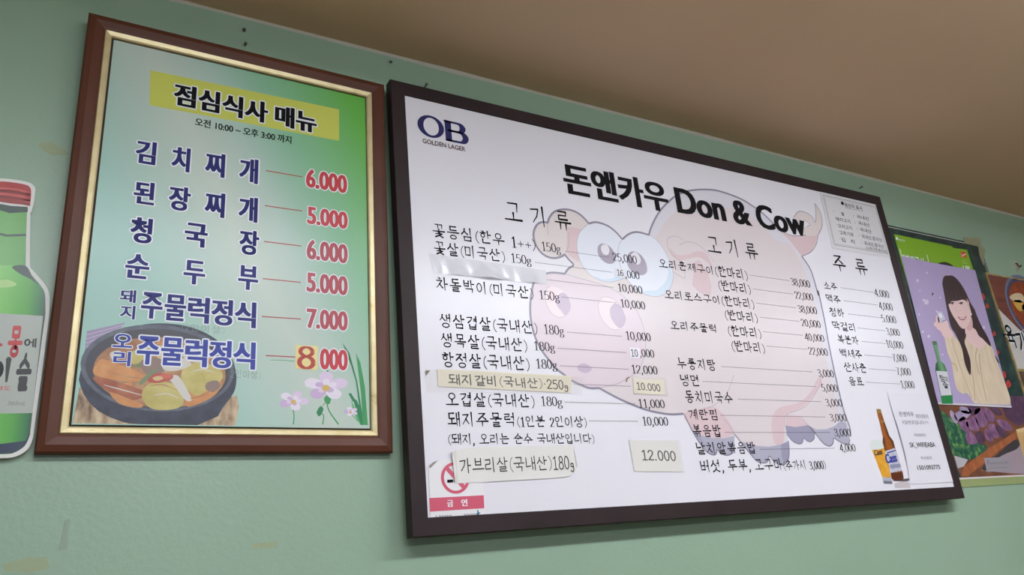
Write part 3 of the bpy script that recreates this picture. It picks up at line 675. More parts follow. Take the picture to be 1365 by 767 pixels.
# white cover tape with a raised crease
t = empty('cover_tape', (0, YN, 0)); tag(t, 'shiny white tape strip hiding the third dish line, with a puckered crease', 'tape')
b = MB(); NX, NZ = 70, 10; g = []
tl, tr, br, bl = PB.pts([(571, 338), (727, 361), (729.5, 379.5), (579, 364)])
for j in range(NZ + 1):
    for i in range(NX + 1):
        s, q = i / NX, j / NZ
        u = (tl[0] * (1 - s) + tr[0] * s) * (1 - q) + (bl[0] * (1 - s) + br[0] * s) * q
        v = (tl[1] * (1 - s) + tr[1] * s) * (1 - q) + (bl[1] * (1 - s) + br[1] * s) * q
        y = -.0006 - .0085 * max(0, 1 - abs(s - .47 + .04 * (1 - q)) / (.02 + .16 * q * q)) ** 1.6 * q ** 1.2
        y -= .0022 * math.exp(-((s - .2) / .05) ** 2) * q ** 3 + .0022 * math.exp(-((s - .85) / .06) ** 2) * q ** 3 + .0003 * math.sin(s * 60) * q
        g.append((u, y, v))
b.add(g, [(j * (NX + 1) + i, (j + 1) * (NX + 1) + i, (j + 1) * (NX + 1) + i + 1, j * (NX + 1) + i + 1) for j in range(NZ) for i in range(NX)], m_whitetape)
b.build('tape_film', t, smooth=True)

# handwritten strip
o, y = note('paper_note', 'long cream handwritten strip taped across the list, ending in 250', 'note', Z(560, 460, 6.39, [(143, 208), (600, 228), (1000, 250), (1290, 268)]) + [(761.7, 502.3), (760.3, 524.4), (700, 521.5), (583.8, 515.6)], m_note)
film_part(o, [(566.3, 494), (580, 493), (776, 503.5), (775, 526.5), (700, 524.5), (568.6, 522.8)], m_tape, y - .0003)
ink(o, 'pen_lettering', lambda b: brush_line(PB, b, '돼지갈비(국내산)·250q', 597.1, 498.8, 512.6, 757, y - .0002, m_ink2, 'pen', .115, x1y=520, gap=.15, figh=.95, jitter=.03))
b = MB(); q = PB.pts([(566.5, 494.5), (573, 494.5), (567.5, 501.5)]); b.add([(q[0][0], -.0015, q[0][1]), (q[1][0], -.001, q[1][1]), (q[2][0], -.001, q[2][1])], [(0, 2, 1)], mat('folded_tape', (120, 104, 84), .5)); c = b.build('folded_corner', o)

o, y = note('price_note', 'small cream price slip reading 10.000 under clear tape in the middle of the board', 'note', [(843.5, 504), (862, 506.5), (884.2, 506.2), (886.3, 526.8), (866, 526.2), (845, 524.8)], m_note, group='handwritten price notes')
film_part(o, [(841.2, 502.6), (886.5, 504), (889.6, 529.5), (843.4, 527.2)], m_tape, y - .0003)
ink(o, 'pen_lettering', lambda b: brush_line(PB, b, '10.000', 848.8, 510.2, 519.6, 880.2, y - .0002, m_ink2, 'pen', .13, x1y=522.5, figh=1.0))
b = MB(); b.slab(smooth(PB.pts([(833.8, 509), (835, 504.5), (838, 502.7), (839, 504), (836.5, 505.5), (835, 509.5)]), True), -.0006, 0, mat('burnt_paper_edge', (140, 112, 88), .6)); b.build('torn_edge', o)

o, y = note('price_note', 'larger off-white price paper reading 12.000 low on the board', 'note', [(838, 587.2), (903.1, 588), (910, 629.5), (845.3, 628.7)], m_note2, group='handwritten price notes')
film_part(o, [(836.6, 586.4), (904.5, 587.2), (911.5, 630.4), (843.8, 629.6)], m_tape, y - .0003)
ink(o, 'pen_lettering', lambda b: brush_line(PB, b, '12.000', 855.7, 600.5, 613.6, 901, y - .0002, m_ink2, 'pen', .12, x1y=615, figh=1.0))

# curled strip over the no smoking sticker
s_ = empty('no_smoking_sticker', (0, YN, 0)); tag(s_, 'no smoking sticker with a red band in the bottom corner of the board', 'sticker')
m_red = mat('sticker_red', (204, 84, 108), .35); m_clearwhite = mat('sticker_white', (228, 226, 228), .35)
b = MB(); b.slab(PB.pts([(571.2, 623), (587, 613.5), (640, 610), (648, 688.3), (573.6, 691.2)]), -.0004, 0, m_clearwhite); b.build('sticker_sheet', s_)
b = MB(); b.flat(PB.pts([(572, 664.5), (644.4, 660.7), (645.2, 678), (573, 682.6)]), -.0006, m_red); rb = b.build('red_band', s_)
ink(rb, 'band_lettering', lambda b: (type_line(PB, b, '금', 595.8, 667.2, 676.4, 603.9, -.0008, m_clearwhite, off=.02, bold=(-.02, .02)), type_line(PB, b, '연', 614.7, 666, 675.4, 622.8, -.0008, m_clearwhite, off=.02, bold=(-.02, .02))))
b = MB(); c = PB.P(606.6, 637.6); e = PB.P(606.6 + 18.9, 637.6); f_ = PB.P(606.6, 637.6 + 21.2); ra = e[0] - c[0]; rb_ = c[1] - f_[1]
oo = ellipse(c, (ra, 0), (0, rb_), 40); ii = ellipse(c, (ra * .79, 0), (0, rb_ * .81), 40)
for k in range(40): b.flat([oo[k], oo[(k + 1) % 40], ii[(k + 1) % 40], ii[k]], -.0006, m_red)
b.flat(PB.pts([(593.2, 626.5), (597, 622.5), (621.5, 650), (617.8, 654)]), -.0007, m_red); b.build('forbidding_print', s_)
b = MB(); b.flat(PB.pts([(595.6, 640.2), (603.4, 639.6), (603.6, 643.6), (595.8, 644.2)]), -.0008, m_black); b.flat(PB.pts([(604, 639.5), (620, 638.3), (620.2, 642.3), (604.2, 643.5)]), -.0008, m_grey); b.build('cigarette_print', s_)
b = MB()
for k, (x, w) in enumerate([(580, 2), (584.5, 3), (588.3, 2.4), (591.6, 2.6), (595, 2.4), (598.8, 2.6), (618, 4), (622.5, 3.5), (627, 3.2), (631, 2)]):
    yb = 690.2 - (x - 580) * .058; ribbon(b, PB.pts([(x, yb - 2.3), (x + w * .6, yb - .6), (x + w, yb - 2.0)]), .0013, -.0006, m_grey)
teal = mat('teal_ink', (62, 140, 168), .4)
ribbon(b, PB.pts([(634, 686.3), (639.5, 684)]), .0022, -.0007, teal); ribbon(b, PB.pts([(636.3, 680.5), (637, 687.5)]), .0026, -.0007, teal); b.build('small_logo', s_)
b = MB(); q = PB.pts([(571, 621.7), (576, 617), (583, 614.5), (577, 621), (573, 625)]); b.add([(q[0][0], -.003, q[0][1]), (q[1][0], -.005, q[1][1]), (q[2][0], -.002, q[2][1]), (q[3][0], -.0006, q[3][1]), (q[4][0], -.0006, q[4][1])], [(0, 1, 2, 3, 4)], mat('curled_sticker_back', (176, 168, 166), .4)); b.build('curled_corner', s_)

o = empty('paper_note', (0, YN, 0)); tag(o, 'curled off-white handwritten paper stuck over the no smoking sticker, ending in 180', 'note')
TOPE = smooth(PB.pts([(600.4, 603.6), (610, 600), (628.8, 597.4), (690, 595.3), (757.9, 593.4), (763, 594.2)]), False, 8)
BOTE = smooth(PB.pts([(606.3, 645.2), (650, 642.8), (700, 640), (747.6, 636.8), (761.4, 633), (768.3, 622.6)]), False, 8)
b = MB(); n = len(TOPE); NR = 8; g = []
for j in range(NR + 1):
    for i in range(n):
        s, q = i / (n - 1), j / NR
        u = TOPE[i][0] * (1 - q) + BOTE[i][0] * q; v = TOPE[i][1] * (1 - q) + BOTE[i][1] * q
        g.append((u, -.0011 - .004 * max(0, (.06 - s) / .06) * (1 - q) - .003 * max(0, (s - .9) / .1) ** 2 * q, v))
gb = [(p[0], p[1] + .0005, p[2]) for p in g]
qf = [(j * n + i, (j + 1) * n + i, (j + 1) * n + i + 1, j * n + i + 1) for j in range(NR) for i in range(n - 1)]
b.add(g, qf, m_note2); b.add(gb, [f[::-1] for f in qf], m_note2); b.build('paper', o, smooth=True)
ink(o, 'pen_lettering', lambda b: brush_line(PB, b, '가브리살(국내산)180q', 612.6, 612.5, 632, 764.5, -.0016, m_ink2, 'pen', .085, x1y=625.5, gap=.12, figh=.95, jitter=.03))
film_part(o, [(602, 604), (607, 600.5), (609.5, 644.5), (605, 645)], m_tape, -.0018)

# small pasted corrections on two prices
def patch(label, px, text, args, m):
    o = empty('price_patch', (0, YN, 0)); tag(o, label, 'sticker', 'price correction patches')
    b = MB(); b.slab(PB.pts(px), -.0003, 0, m); b.build('paper', o)
    ink(o, 'figure_lettering', lambda b: brush_line(PB, b, text, *args, -.0005, m_brush, 'pen', .11, figh=1.0))
patch('small white correction patch reading 16 beside the second price', [(818.5, 356.6), (832.2, 358.6), (833, 370.4), (819.6, 368.6)], '16', (822.6, 359.6, 367.3, 831), mat('patch_paper', (219, 219, 226), .35))
patch('small white correction patch reading 10 beside a price over the pig snout', [(838.4, 463.4), (852.6, 464.6), (853.6, 478), (839.6, 477)], '10', (841.5, 466.2, 475.4, 850.4), mat('patch_paper_bright', (228, 223, 231), .35))

# origin-of-ingredients paper
m_sheet2 = mat('printed_paper', (216, 213, 216), .4)
o, y = note('origin_paper', 'grey printed paper with a thin ruled border in the top corner of the board', 'paper', [(1092.2, 254.3), (1168, 271.4), (1186.2, 341.5), (1186.5, 344.2), (1108.8, 331.2)], m_sheet2, .0004)
b = MB(); m_rule = mat('rule_ink', (96, 92, 98), .5)
Q = PB.pts([(1096.4, 260.2), (1166.6, 276), (1183.2, 338.8), (1111.7, 326.6), (1096.4, 260.2)]); ribbon(b, Q[:2], .0011, y - .0002, m_rule); ribbon(b, Q[2:4], .0011, y - .0002, m_rule); ribbon(b, Q[3:5], .0011, y - .0002, m_rule); ribbon(b, Q[1:3], .0011, y - .0002, m_rule)
Q2 = [(p[0] + dx, p[1] + dz) for p, (dx, dz) in zip(Q, [(.004, -.004), (-.004, -.004), (-.004, .004), (.004, .004), (.004, -.004)])]
for k in range(4): ribbon(b, Q2[k:k + 2], .0005, y - .0002, m_rule)
b.build('border_print', o)
def org(b):
    b.flat(PB.pts([(1120.2, 268.9), (1123.8, 269.7), (1124.6, 273.9), (1121, 273.1)]), y - .0003, m_black)
    type_line(PB, b, '원산지 표시', 1126, 270.6, 276.2, 1149.2, y - .0003, m_black, off=.015)
    ribbon(b, PB.pts([(1126.2, 277.6), (1150, 282.2)]), .0007, y - .0003, m_black)
    for tx, x0, yt, yb, x1 in [('쌀', 1121.2, 283, 287.8, 1125.6), ('국내산', 1142.2, 286.6, 291.6, 1158.5), ('돼지고기', 1114.4, 289.6, 294.6, 1133.4), ('국내산', 1144.1, 295.1, 300.3, 1159.3),
                               ('오리고기', 1117.3, 298.7, 303.8, 1135.9), ('국내산', 1146.4, 303.8, 308.9, 1161.7), ('고추기루', 1119.3, 307.7, 313, 1138.1), ('국내산,중국산', 1148.6, 312.8, 318.2, 1176.1),
                               ('김   치', 1121.5, 317, 322.6, 1139.3), ('국내산,중국산', 1152, 322, 327.4, 1178.6), ('(고춧가루:중국산)', 1154.6, 328.8, 333.2, 1182.4)]:
        type_line(PB, b, tx, x0, yt, yb, x1, y - .0003, m_black, off=.006)
    for x, yy in [(1136.8, 287.5), (1139, 296), (1141.6, 304.8), (1144, 313.6), (1146.8, 322.6)]:
        for d in (0, 2.2): ribbon(b, PB.pts([(x, yy + d), (x + .9, yy + d + .2)]), .0011, y - .0003, m_black)
    for x, yy in [(1110, 282), (1112.4, 291.2), (1114.6, 300), (1116.6, 309), (1118.8, 318.4)]: ribbon(b, PB.pts([(x, yy), (x + .9, yy + .2)]), .0011, y - .0003, m_black)
ink(o, 'printed_lettering', org)

# wireless password paper, its left edge lifting
o = empty('password_paper', (0, YN, 0)); tag(o, 'white printed slip with the wireless password beside the beer picture', 'paper')
b = MB(); le = smooth(PB.pts([(1182.3, 523.7), (1187, 543), (1195, 570), (1204, 603), (1209, 625), (1212.6, 646)]), False, 5); n = len(le)
re = [(PB.U(1236.5, le[0][1]) * (1 - k / (n - 1)) + PB.U(1270.5, le[-1][1]) * (k / (n - 1)), p[1]) for k, p in enumerate(le)]
g = []
for k in range(n):
    for i in range(11):
        s = i / 10; c = math.sin(math.pi * k / (n - 1)) ** 2
        g.append((le[k][0] * (1 - s) + re[k][0] * s, -.0006 - .0028 * c * (1 - min(1, s / .3)) ** 2, le[k][1] * (1 - s) + re[k][1] * s))
qf = [(k * 11 + i, (k + 1) * 11 + i, (k + 1) * 11 + i + 1, k * 11 + i + 1) for k in range(n - 1) for i in range(10)]
m_slip = mat('slip_paper', (222, 219, 227), .4)
b.add(g, qf, m_slip); b.add([(p[0], p[1] + .0003, p[2]) for p in g], [f[::-1] for f in qf], m_slip); b.build('paper', o, smooth=True)
def wifi(b):
    for tx, x0, yt, yb, x1, mm, off in [('돈앤카우', 1198.4, 549.2, 555.6, 1217.9, m_grey, .012), ('와이파이', 1221, 552.5, 558.6, 1237, m_grey, 0), ('비밀번호입니다.^^.', 1201.2, 560.8, 566.2, 1238.6, m_grey, 0), ('무선네트워크', 1218.4, 578.4, 582.6, 1233.5, m_grey, 0),
                                        ('SK_WIFIEABA', 1213, 590.4, 598, 1246.8, m_black, .008), ('무선암호', 1226.8, 609.1, 613.2, 1241.9, m_grey, 0), ('1501093775', 1222.9, 621, 627, 1253, m_black, .008)]:
        type_line(PB, b, tx, x0, yt, yb, x1, -.0012, mm, off=off)
ink(o, 'printed_lettering', wifi)

# ------------------------------------------------------------------ the framed lunch menu
def rodr(ax, a):
    return np.array(Matrix.Rotation(a, 3, ax))
LR = rodr('Y', .0101476) @ rodr('X', .0219492); LO = np.array([-.51086368, .008, -.00336024]); LW, LH = .50223, .70105
lunch = empty('lunch_menu', LO, Matrix(LR)); tag(lunch, 'green lunch menu in a brown wooden frame with a gold inner edge', 'menu')
m_brown = noisy('reddish_brown_wood', [(.3, (80, 43, 28)), (.7, (97, 55, 38))], 5, .42, .28, stretch=(1, 1, 1), detail=8)
m_gold = noisy('worn_gold_leaf', [(.2, (128, 100, 52)), (.36, (206, 188, 138)), (.8, (226, 212, 172))], 30, .34, .5, metal=.35, bump=.2, bscale=300)
b = MB(); moulding(b, LW, LH, [(.003, .0145), (0, .0145), (0, .0035), (.0025, .001), (.011, -.0012), (.022, .0006), (.0262, .0022), (.0268, .005)], m_brown); b.build('frame', lunch, weld=True)
b = MB(); moulding(b, LW, LH, [(.0262, .004), (.0262, .0012), (.0275, -.0002), (.034, .0018), (.0362, .0035), (.0364, .0085)], m_gold); b.build('gold_edge', lunch, weld=True)
b = MB(); b.box(.004, LW - .004, .0088, .0144, -LH + .004, -.004, mat('dark_liner', (58, 40, 30), .7)); b.build('backing_panel', lunch)  # backing coloured dark to stand in for shadow in the gap round the sheet
PL = Plane(LO, LR, .006)
SU0, SU1, SV0, SV1 = .0395, LW - .0375, -LH + .0395, -.0385
m_lunch = mat('lunch_print', (160, 200, 180), .3, .5); nt = m_lunch.node_tree
def node(tp, **kw):
    n = nt.nodes.new(tp)
    for k, v in kw.items(): setattr(n, k, v)
    return n
def mth(op, a, b_, clamp=False):
    n = node('ShaderNodeMath', operation=op, use_clamp=clamp)
    for i, v in enumerate((a, b_)):
        if isinstance(v, (int, float)): n.inputs[i].default_value = v
        else: nt.links.new(v, n.inputs[i])
    return n.outputs[0]
def mixc(f, a, b_):
    n = node('ShaderNodeMix', data_type='RGBA'); nt.links.new(f, n.inputs[0])
    for i, v in ((6, a), (7, b_)):
        if isinstance(v, tuple): n.inputs[i].default_value = (*lin(v), 1)
        else: nt.links.new(v, n.inputs[i])
    return n.outputs[2]
tc = node('ShaderNodeTexCoord'); sp = node('ShaderNodeSeparateXYZ'); nt.links.new(tc.outputs['Object'], sp.inputs[0])
xn = mth('DIVIDE', mth('SUBTRACT', sp.outputs[0], SU0), SU1 - SU0); zn = mth('DIVIDE', mth('SUBTRACT', sp.outputs[2], SV0), SV1 - SV0)
green = mth('ADD', mth('ADD', mth('MULTIPLY', xn, 1.75), mth('MULTIPLY', zn, 1.15)), -1.75, True)
band = mth('SUBTRACT', 1.0, mth('MULTIPLY', mth('ABSOLUTE', mth('SUBTRACT', xn, mth('ADD', .12, mth('MULTIPLY', mth('SUBTRACT', 1.0, zn), .75))), 0), 2.4), True)
pale = mth('MULTIPLY', band, .75)
colr = mixc(green, mixc(pale, (150, 191, 178), (202, 207, 196)), (100, 178, 74))
nt.links.new(colr, nt.nodes['Principled BSDF'].inputs['Base Color'])
b = MB(); b.box(SU0, SU1, .006, .0085, SV0, SV1, m_lunch); lsheet = b.build('menu_sheet', lunch)
YL = .006
def ll(k): return YL - L1 * k
def LP(px): return PL.pts(px)
m_yel = mat('yellow_print', (200, 204, 92), .3); m_wht = mat('white_ink', (226, 228, 232), .35)
m_indigo = mat('indigo_ink', (36, 38, 104), .5, .2); m_indigo2 = mat('mid_indigo_ink', (58, 62, 124), .5, .2); m_indigo3 = mat('light_indigo_ink', (74, 84, 162), .5, .2)
m_redink = mat('red_ink', (190, 44, 52), .35); m_redink2 = mat('dark_red_ink', (170, 56, 66), .35); m_line = mat('rust_line_ink', (168, 70, 62), .35)

# picture of the stew pot
def L2(pts): return LP(Z(80, 300, 2.398, pts))
m_straw = noisy('print_straw_mat', [(.3, (110, 84, 62)), (.5, (176, 150, 120)), (.7, (206, 184, 150))], 55, .35, stretch=(1.6, 1, .8), detail=3)
m_napkin = mat('print_purple_napkin', (150, 136, 168), .35); m_stripe = mat('print_napkin_stripe', (176, 166, 190), .35)
m_pot = noisy('print_black_pot', [(.3, (46, 48, 62)), (.7, (64, 68, 84))], 70, .35); m_potrim = noisy('print_pot_rim', [(.3, (78, 84, 98)), (.7, (100, 106, 118))], 80, .35)
m_potin = mat('print_pot_inside', (50, 50, 60), .35); m_soup = noisy('print_soup', [(.3, (150, 96, 66)), (.55, (178, 132, 92)), (.75, (196, 160, 122))], 50, .35)
m_tofu = noisy('print_tofu', [(.3, (196, 164, 110)), (.7, (214, 190, 140))], 60, .35); m_pork = noisy('print_pork', [(.3, (150, 78, 52)), (.7, (182, 112, 76))], 60, .35)
m_carrot = noisy('print_carrot', [(.3, (196, 128, 72)), (.7, (214, 154, 98))], 60, .35); m_potato = noisy('print_potato', [(.3, (182, 168, 92)), (.7, (202, 188, 118))], 60, .35)
m_onion = mat('print_onion', (206, 200, 190), .35); m_chili = mat('print_chili', (176, 66, 48), .35); m_mush = mat('print_mushroom', (134, 110, 98), .35); m_leaf = mat('print_leaf', (110, 128, 86), .35)
pot = MB()
vb = SV0 + .0015
bl0 = (SU0 + .001, vb)
pot.flat([bl0] + L2([(62, 520)]) + L2([(120, 545), (330, 600), (520, 560), (565, 545), (572, 580)]) + [(L2([(560, 640)])[0][0], vb)], ll(1), m_straw)
pot.flat(L2([(86, 340), (210, 312), (150, 380), (90, 440), (72, 470)]), ll(1), m_napkin)
for k in range(9): ribbon(pot, L2([(84 - k * .5, 352 + k * 13), (205 - k * 14, 320 + k * 12)]), .0016, ll(1.5), m_stripe)
# bowl: side, rim, inside, soup
RIM = L2([(60, 495), (75, 440), (115, 385), (180, 345), (260, 320), (340, 315), (420, 328), (490, 360), (540, 410), (562, 470), (558, 530), (520, 585)])
SIDE = L2([(505, 612), (440, 636)]); x_r = SIDE[1][0]
pot.flat(smooth(RIM, False) + [(SIDE[0][0], SIDE[0][1]), (x_r, vb), (L2([(250, 640)])[0][0], vb)] + L2([(205, 632), (160, 616), (122, 595), (95, 570), (76, 542), (66, 518)]), ll(2), m_pot)
def el(cx, cy, rx, ry, k, m, tilt=0.0, n=40):
    pot.flat(L2([(cx + rx * math.cos(q) * math.cos(tilt) - ry * math.sin(q) * math.sin(tilt), cy + rx * math.cos(q) * math.sin(tilt) + ry * math.sin(q) * math.cos(tilt)) for q in (2 * math.pi * i / n for i in range(n))]), ll(k), m)
el(311, 458, 246, 139, 3, m_potrim, .06); el(313, 460, 232, 128, 4, m_potin, .06); el(318, 472, 212, 113, 5, m_soup, .06)
def blob(pts, m, k): pot.flat(smooth(L2(pts), True), ll(k), m)
blob([(120, 440), (150, 432), (270, 480), (265, 500), (200, 500), (110, 478)], m_carrot, 6)
blob([(105, 490), (150, 492), (265, 530), (268, 550), (220, 560), (150, 530)], m_pork, 6)
blob([(160, 535), (230, 560), (265, 575), (250, 585), (190, 572)], m_carrot, 6.5)
blob([(270, 520), (320, 500), (380, 520), (395, 565), (370, 588), (300, 590), (265, 560)], m_potato, 7)
blob([(395, 460), (440, 440), (500, 455), (520, 490), (470, 530), (430, 545), (390, 500)], m_potato, 6.6)
blob([(410, 540), (470, 525), (515, 500), (500, 540), (450, 570), (405, 580)], m_carrot, 6.4)
blob([(255, 440), (300, 425), (340, 440), (330, 470), (280, 480)], m_mush, 6.4); blob([(215, 410), (270, 400), (290, 425), (240, 445), (210, 435)], m_potato, 6.3)
blob([(300, 395), (350, 380), (390, 400), (380, 430), (320, 430)], m_tofu, 6.2); blob([(390, 395), (450, 385), (490, 410), (450, 440), (400, 430)], m_onion, 6.3)
blob([(330, 440), (385, 425), (420, 445), (380, 465), (335, 465)], m_onion, 6.8); blob([(350, 490), (380, 485), (420, 555), (400, 560), (370, 520)], m_onion, 7.2)
blob([(280, 487), (310, 475), (355, 478), (358, 492), (320, 505), (285, 503)], m_chili, 8); blob([(296, 489), (318, 483), (330, 492), (308, 499)], m_tofu, 8.5); blob([(320, 480), (350, 476), (356, 488), (332, 492)], mat('print_chili_light', (196, 92, 66), .35), 8.4)
blob([(255, 500), (300, 462), (306, 468), (262, 510)], m_leaf, 8.2); blob([(470, 505), (500, 498), (512, 515), (490, 535), (466, 525)], m_mush, 7.4); blob([(190, 420), (215, 412), (225, 430), (200, 445)], m_pork, 6.5)
blob([(160, 410), (190, 402), (200, 420), (170, 432)], m_onion, 6.4)
rs = random.Random(3)
for k in range(34):                               # bits of vegetable, froth and oil on the broth
    a = rs.uniform(math.pi * .75, math.pi * 2.2); d = rs.uniform(.35, .93); r = rs.uniform(6, 15)
    cx, cy = 318 + 205 * d * math.cos(a), 470 + 108 * d * math.sin(a)
    blob([(cx + r * rs.uniform(.7, 1.4) * math.cos(q), cy + r * rs.uniform(.35, .75) * math.sin(q)) for q in (2 * math.pi * i / 6 for i in range(6))], rs.choice((m_onion, m_tofu, m_pork, m_carrot, m_mush, m_leaf, m_soup, m_potato)), 5.1 + k * .015)
for c in ([(150, 470), (210, 484), (262, 492)], [(140, 512), (200, 528), (262, 545)], [(285, 515), (330, 512), (375, 530)], [(300, 545), (345, 540), (380, 555)], [(420, 470), (455, 462), (495, 472)], [(415, 555), (450, 548), (490, 525)]):
    ribbon(pot, smooth(L2(c), False), [.0007 + .0009 * math.sin(math.pi * i / 12) for i in range(13)], ll(8.6), m_onion if c[0][0] % 20 == 0 else m_soup)
o = pot.build('stew_print', lsheet); o['label'] = 'picture of a meat and vegetable stew in a black stone pot'

# picture of the flowers
m_petal = mat('print_petal', (216, 196, 220), .35); m_petal2 = mat('print_petal_pale', (226, 216, 228), .35); m_petal3 = mat('print_petal_deep', (198, 170, 206), .35)
m_stem = mat('print_stem', (58, 146, 84), .35); m_stem2 = mat('print_dark_leaf', (34, 124, 78), .35); m_stem3 = mat('print_bright_leaf', (84, 166, 96), .35); m_heart = mat('print_flower_heart', (206, 176, 96), .35)
def fb(mb, pts, m, k): mb.flat(smooth(L2(pts), True), ll(k), m)
def stem(mb, pts, w, m=m_stem): ribbon(mb, smooth(L2(pts), False), [w * (.6 + .4 * i / (len(pts) * 6)) for i in range((len(pts) - 1) * 6 + 1)], ll(2), m)
for base, cx, cy, r, stems, extra in ((0, 850, 522, 52, [([(852, 545), (858, 590), (890, 638)], .0028), ([(826, 604), (842, 608), (840, 638)], .0022), ([(838, 580), (850, 566), (856, 556)], .0016)],
                                       [([(820, 600), (832, 580), (842, 590), (830, 612)], m_stem2), ([(845, 552), (866, 543), (862, 572), (848, 568)], m_stem)]),
                                      (.4, 746, 566, 36, [([(742, 580), (748, 610), (746, 638)], .0022)], []), (.9, 930, 599, 17, [([(930, 605), (945, 620), (952, 628)], .0014)], [])):
    fl = MB()
    for p_, w_ in stems: stem(fl, p_, w_)
    for p_, m_ in extra: fb(fl, p_, m_, 3)
    for i in range(5):
        a = base + 2 * math.pi * i / 5 - .3; ca, sa = math.cos(a), math.sin(a) * .72
        for sc, mm, dk in ((1.0, (m_petal, m_petal2, m_petal3, m_petal2, m_petal)[i], 0), (.5, (m_petal2, m_petal3, m_petal, m_petal3, m_petal2)[i], .5)):
            q = [(0, -.12), (.5, -.34), (1, -.36), (1.25, 0), (1, .36), (.5, .34), (0, .12)]
            fb(fl, [(cx + r * sc * (x * ca - y * math.sin(a)) * 1.1, cy + r * sc * (x * sa + y * math.cos(a) * .8) - r * .12) for x, y in q], mm, 4 + i * .08 + dk)
    fb(fl, [(cx + r * .24 * math.cos(t), cy + r * .2 * math.sin(t)) for t in (2 * math.pi * k / 8 for k in range(8))], m_heart, 5.2)
    o = fl.build('flower_print', lsheet); o['label'] = 'pale pink printed flower'
fl = MB()
for pts, m in (([(902, 376), (915, 395), (945, 500), (965, 640), (972, 640), (950, 500), (925, 410)], m_stem2), ([(946, 410), (960, 440), (975, 520), (984, 640), (968, 640), (962, 540)], m_stem),
               ([(935, 555), (948, 560), (985, 640), (962, 640)], m_stem2), ([(930, 560), (950, 600), (968, 640), (960, 640), (940, 606)], m_stem3), ([(888, 500), (895, 492), (904, 504)], m_stem2), ([(852, 466), (856, 462), (860, 474), (855, 478)], m_stem2),
               ([(922, 540), (930, 538), (944, 560), (936, 566)], m_stem2)):
    fl.flat(L2(pts), ll(3 + .1 * pts[0][0] % 1), m)
stem(fl, [(672, 432), (710, 433), (750, 436)], .0012)
o = fl.build('grass_print', lsheet); o['label'] = 'green printed blades of grass'

def lunch_letters(name, f, label=None):
    mb = MB(); f(mb); o = mb.build(name, lsheet)
    if label: o['label'] = label
def ltitle(mb):
    mb.flat(LP([(200.4, 93.6), (452, 146), (452, 187.8), (199.3, 140.2)]), ll(1), m_yel)
    type_line(PL, mb, '점심식사 매뉴', 231.4, 110, 139.6, 421.2, ll(10), m_black, off=.02, bold=(-.03, -.012, .012, .03), outline=m_wht, out_w=.05)
lunch_letters('title_lettering', ltitle, 'bold black title on a yellow bar')
lunch_letters('hours_lettering', lambda mb: type_line(PL, mb, '오전 10:00 ~ 오후 3:00 까지', 259.9, 156.5, 167.5, 388.3, ll(10), m_black, off=.014, bold=(-.012, .012)))
def glyph(mb, ch, x0, x1, yt, yb, m, bold=(-.03, -.01, .01, .03), ow=.045):
    type_line(PL, mb, ch, x0, yt, yb, x1, ll(14), m, off=.018, bold=bold, outline=m_wht, out_w=ow)
ROWS = [([('김', 180.3, 205.8, 185.3, 216.5), ('치', 228.5, 251.5, 194, 226.5), ('찌', 273.4, 298.2, 201.5, 233.5), ('개', 319, 342.7, 209, 242)], m_indigo),
        ([('된', 177.7, 204, 240, 270.5), ('장', 224.5, 252, 246.5, 279), ('찌', 272.8, 298, 254.5, 287.5), ('개', 318, 342, 260.5, 294)], m_indigo),
        ([('청', 173, 200.5, 288.2, 322.5), ('국', 246, 274.7, 296, 327.5), ('장', 319, 344, 305.5, 338.5)], m_indigo),
        ([('순', 166.7, 196.8, 337.2, 370), ('두', 244.7, 271.8, 346, 378), ('부', 317.7, 342.7, 353, 385.5)], m_indigo2),
        ([('돼', 159.4, 180.2, 385.5, 402.6), ('지', 159.4, 179, 406.5, 425)] + [(c, 187.6 + i * 31.3, 187.6 + i * 31.3 + 27, 388.8 + i * 3.1, 424 + i * 3.0) for i, c in enumerate('주물럭정식')], m_indigo2),
        ([('오', 150, 175.4, 444.4, 462.8), ('리', 150.5, 173, 468, 487.6)] + [(c, 182 + i * 32.2, 182 + i * 32.2 + 28, 447.5 + i * 1.9, 485.5 + i * 1.6) for i, c in enumerate('주물럭정식')], m_indigo3)]
for glyphs, m in ROWS:
    def row(mb):
        for c, x0, x1, yt, yb in glyphs: glyph(mb, c, x0, x1, yt, yb, m, (-.015, .015) if yb - yt < 22 else (-.03, -.01, .01, .03))
    lunch_letters('dish_lettering', row)
for tx, x0, yt, yb, x1, m in [('6.000', 408.4, 224.6, 249.4, 462, m_redink), ('5.000', 410.2, 275, 298.4, 462.8, m_redink), ('6.000', 409.4, 319, 345.4, 462.8, m_redink2), ('5.000', 409.4, 363, 389, 462.8, m_redink2), ('7.000', 409.4, 411, 437.6, 462.8, m_redink2), ('000', 427, 464.6, 492.6, 462.8, m_redink)]:
    lunch_letters('price_lettering', lambda mb: type_line(PL, mb, tx, x0, yt, yb, x1, ll(14), m, off=.02, bold=(-.03, 0, .03), outline=m_wht, out_w=.04, slant=.0))
for q in [(354.4, 227.6, 402.9, 236), (352.9, 274.3, 402.9, 281.2), (351.9, 322.1, 401.9, 328), (350.2, 371.7, 401, 376.3), (349, 422.2, 401, 424.7), (354, 474.3, 393.6, 476)]:
    lunch_letters('price_line_print', lambda mb: ribbon(mb, [PL.P(q[0], q[1]), (PL.P(q[2], q[3])[0], (PL.P(q[0], q[1])[1] + PL.P(q[2], q[3])[1]) / 2)], .0018, ll(13), m_line))
m_pencil = mat('pencil', (128, 140, 138), .6)
lunch_letters('pencil_lettering', lambda mb: brush_line(PL, mb, '(2인이상)', 242, 431.5, 441, 299, ll(14), m_pencil, 'pen', .05))
